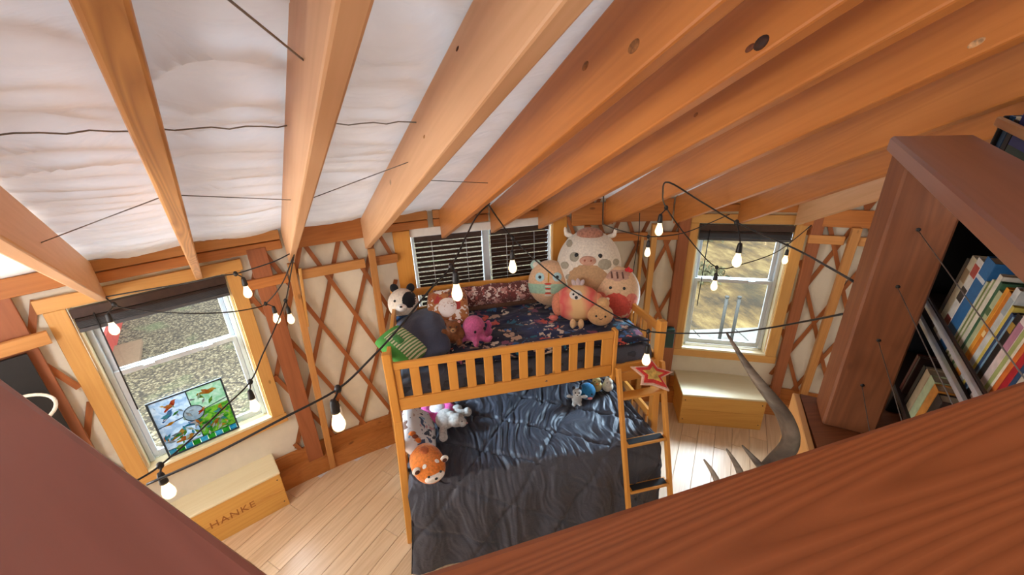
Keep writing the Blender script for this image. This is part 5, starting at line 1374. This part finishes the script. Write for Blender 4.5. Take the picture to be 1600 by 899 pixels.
# ================================================================ string lights
WIRES = {
'A1':([(-2.388, 3.758, 2.26), (-2.493, 3.698, 2.217), (-2.607, 3.634, 2.192), (-2.697, 3.594, 2.176), (-2.78, 3.552, 2.178), (-2.907, 3.503, 2.164), (-3.125, 3.453, 2.148), (-3.37, 3.421, 2.122)],
    [((-2.69, 3.585, 2.179), (-2.622, 3.543, 2.077))] ),
'A2':([(-2.398, 3.744, 2.225), (-2.555, 3.799, 2.015), (-2.763, 3.888, 1.837), (-2.792, 3.785, 1.85), (-2.857, 3.641, 1.893), (-2.971, 3.504, 1.955), (-3.148, 3.421, 2.016), (-3.243, 3.375, 2.063), (-3.276, 3.357, 2.097), (-3.37, 3.418, 2.115)],
    [((-2.763, 3.888, 1.837), (-2.696, 3.86, 1.77)), ((-3.276, 3.357, 2.097), (-3.285, 3.306, 1.974))] ),
'A3':([(-2.388, 3.755, 2.252), (-2.501, 3.806, 2.033), (-2.618, 3.895, 1.853), (-2.521, 3.553, 1.81), (-2.453, 3.268, 1.776), (-2.391, 3.032, 1.753), (-2.414, 2.82, 1.737), (-2.437, 2.652, 1.722), (-2.451, 2.492, 1.727), (-2.472, 2.438, 1.727), (-2.489, 2.341, 1.753)],
    [((-2.618, 3.895, 1.853), (-2.586, 3.846, 1.736)), ((-2.391, 3.032, 1.753), (-2.375, 2.986, 1.641)), ((-2.451, 2.492, 1.727), (-2.433, 2.462, 1.655))] ),
'A4':([(-2.088, 2.125, 2.019), (-1.93, 2.194, 2.055), (-1.753, 2.299, 2.1), (-1.615, 2.435, 2.114), (-1.508, 2.518, 2.187), (-1.417, 2.613, 2.26), (-1.311, 2.74, 2.36), (-1.224, 2.834, 2.43), (-1.167, 2.979, 2.52), (-1.127, 3.163, 2.572), (-1.066, 3.276, 2.612)],
    [((-1.615, 2.435, 2.114), (-1.619, 2.391, 2.009)), ((-1.224, 2.834, 2.43), (-1.205, 2.803, 2.353))] ),
'A5':([(-1.076, 3.276, 2.612), (-1.023, 3.351, 2.504), (-0.954, 3.46, 2.375), (-0.833, 3.412, 2.258), (-0.708, 3.368, 2.151), (-0.6, 3.336, 2.072), (-0.42, 3.291, 1.964), (-0.276, 3.258, 1.883), (-0.189, 3.253, 1.845), (-0.04, 3.194, 1.858), (0.168, 3.06, 1.927), (0.243, 2.891, 2.041), (0.207, 2.636, 2.21), (0.143, 2.417, 2.352)],
    [((-0.954, 3.46, 2.375), (-0.96, 3.4, 2.229)), ((-0.189, 3.253, 1.845), (-0.206, 3.195, 1.701))] ),
'A6':([(0.139, 2.411, 2.472), (0.214, 2.626, 2.45), (0.273, 2.89, 2.436), (0.261, 3.338, 2.447), (-0.006, 3.224, 2.591), (-0.203, 3.161, 2.7), (-0.174, 3.296, 2.633), (0.013, 3.702, 2.465), (0.258, 3.88, 2.214), (0.551, 3.988, 1.949), (0.828, 4.135, 1.913), (1.251, 4.444, 1.876), (1.529, 4.665, 1.886), (1.679, 4.632, 2.07)],
    [((0.261, 3.338, 2.447), (0.257, 3.263, 2.264)), ((0.013, 3.702, 2.465), (-0.036, 3.654, 2.348)), ((0.551, 3.988, 1.949), (0.528, 3.94, 1.832)), ((1.529, 4.665, 1.886), (1.507, 4.617, 1.769))] ),
'A7':([(-0.456, 3.395, 2.612), (-0.383, 3.687, 2.403), (-0.32, 3.873, 2.328), (-0.096, 4.196, 2.193), (0.154, 4.362, 2.098), (0.424, 4.425, 2.092), (0.63, 4.493, 2.127), (0.909, 4.58, 2.206)],
    [((0.154, 4.362, 2.098), (0.144, 4.317, 1.988))] ),
}
SL_LAB = {'A1': 'short string light hooked at the third rafter, one bulb beside the left window casing', 'A2': 'string light sagging across the top of the left window with two bulbs', 'A3': 'string light dropping from the third rafter to the sill of the left window',
 'A4': 'long string light rising from the lower left to the rafters over the bunk bed', 'A5': 'string light running from the rafters over the plush toys to the stained post', 'A6': 'looped string light in front of the right window with four bulbs', 'A7': 'string light along the wall above the plush cow, one small bulb'}
for key, (pts, bulbs) in WIRES.items():
    t = thing('string_light', SL_LAB[key], 'string light', (0, 0, 0), 0, 'string lights')
    tube('wire', pts, 0.0042, M['black'], t, 7, 5)
    for j, c in bulbs:
        j, c = V3(j), V3(c)
        top = c + V3((0, 0, 0.088)); bt = c + V3((0, 0, 0.036))
        if j.z < top.z + 0.01: c = c - V3((0, 0, top.z + 0.012 - j.z)); top = c + V3((0, 0, 0.088)); bt = c + V3((0, 0, 0.036))
        tube('drop_wire', [j, (j + top) / 2 + V3((0.004, 0, 0)), top], 0.0036, M['black'], t, 6, 4)
        ell('junction', j, (0.013, 0.013, 0.017), M['black'], t, None, 10, 8)
        lathe('socket', [(0.001, 0.055), (0.009, 0.054), (0.0125, 0.044), (0.0155, 0.012), (0.0155, 0.0), (0.012, 0.0)], M['black'], t, Matrix.Translation(bt), 14)
        bu_ = lathe('bulb', [(0.012, 0.0), (0.0135, -0.012), (0.019, -0.03), (0.0235, -0.048), (0.0235, -0.06), (0.018, -0.074), (0.008, -0.082), (0.001, -0.083)], M['bulb'], t, Matrix.Translation(bt), 18)
        ell('filament', (0, 0, -0.042), (0.006, 0.006, 0.02), M['filament'], bu_, None, 10, 8)
    rebase(t, V3(pts[0]))
cd_ = thing('hanging_cord', 'thin dark cord hanging on the wall right of the plush cow', 'cord', (0, 0, 0))
tube('wire', [(0.212, 4.80, 2.2), (0.225, 4.812, 1.975), (0.211, 4.83, 1.684), (0.2, 4.85, 1.3)], 0.0035, M['black'], cd_, 6, 4); rebase(cd_, (0.2, 4.85, 1.3))
# steel tie cables strung from rafter to rafter
def tie(name, label, pts):
    t = thing('tie_cable', label, 'cable', (0, 0, 0), 0, 'steel tie cables between the rafters')
    for a_, b_ in pts: tube('strand', [a_, b_], 0.0016, M['cable'], t, 6)
    rebase(t, V3(pts[0][0]))
tie('t', 'thin steel cable tying the three rafters left of the broad pale one', [(raf_pt(0, 3.38, .4, 1), raf_pt(1, 3.04, .45, -1)), (raf_pt(1, 3.0, .4, 1), raf_pt(2, 3.23, .4, -1)), (raf_pt(2, 3.18, .3, 1), raf_pt(3, 2.93, .5, -1))])
tie('t', 'thin steel cable at the top edge between the second and third rafters', [(raf_pt(1, 2.02, .2, 1), raf_pt(2, 2.3, .45, -1))])
tie('t', 'short steel cable between the broad pale rafter and the next orange one', [(raf_pt(3, 3.1, .4, 1), raf_pt(4, 3.24, .35, -1))])
# knot hollow on the rafter
kp_ = raf_pt(5, 2.42, 0.16, -1)

# ---- sub-parts: small pieces go under the part that carries them
SUB = {'inner_ear': 'ear', 'nostril': 'snout', 'nose': 'muzzle', 'pocket': 'knit_cover', 'white_face': 'pillow_cover', 'eye': 'eye_ring', 'cable_hole': 'post'}
for o in list(bpy.data.objects):
    if o.parent and o.name.split('.')[0] in SUB:
        want = SUB[o.name.split('.')[0]]
        c = [q for q in o.parent.children if q.name.split('.')[0] == want]
        if c:
            p0_ = o.matrix_basis.translation
            q = min(c, key=lambda k: (k.matrix_basis @ V3(k.bound_box[0]) * 0.5 + k.matrix_basis @ V3(k.bound_box[6]) * 0.5 - p0_).length)
            m = q.matrix_basis.inverted() @ o.matrix_basis; o.parent = q; o.matrix_basis = m
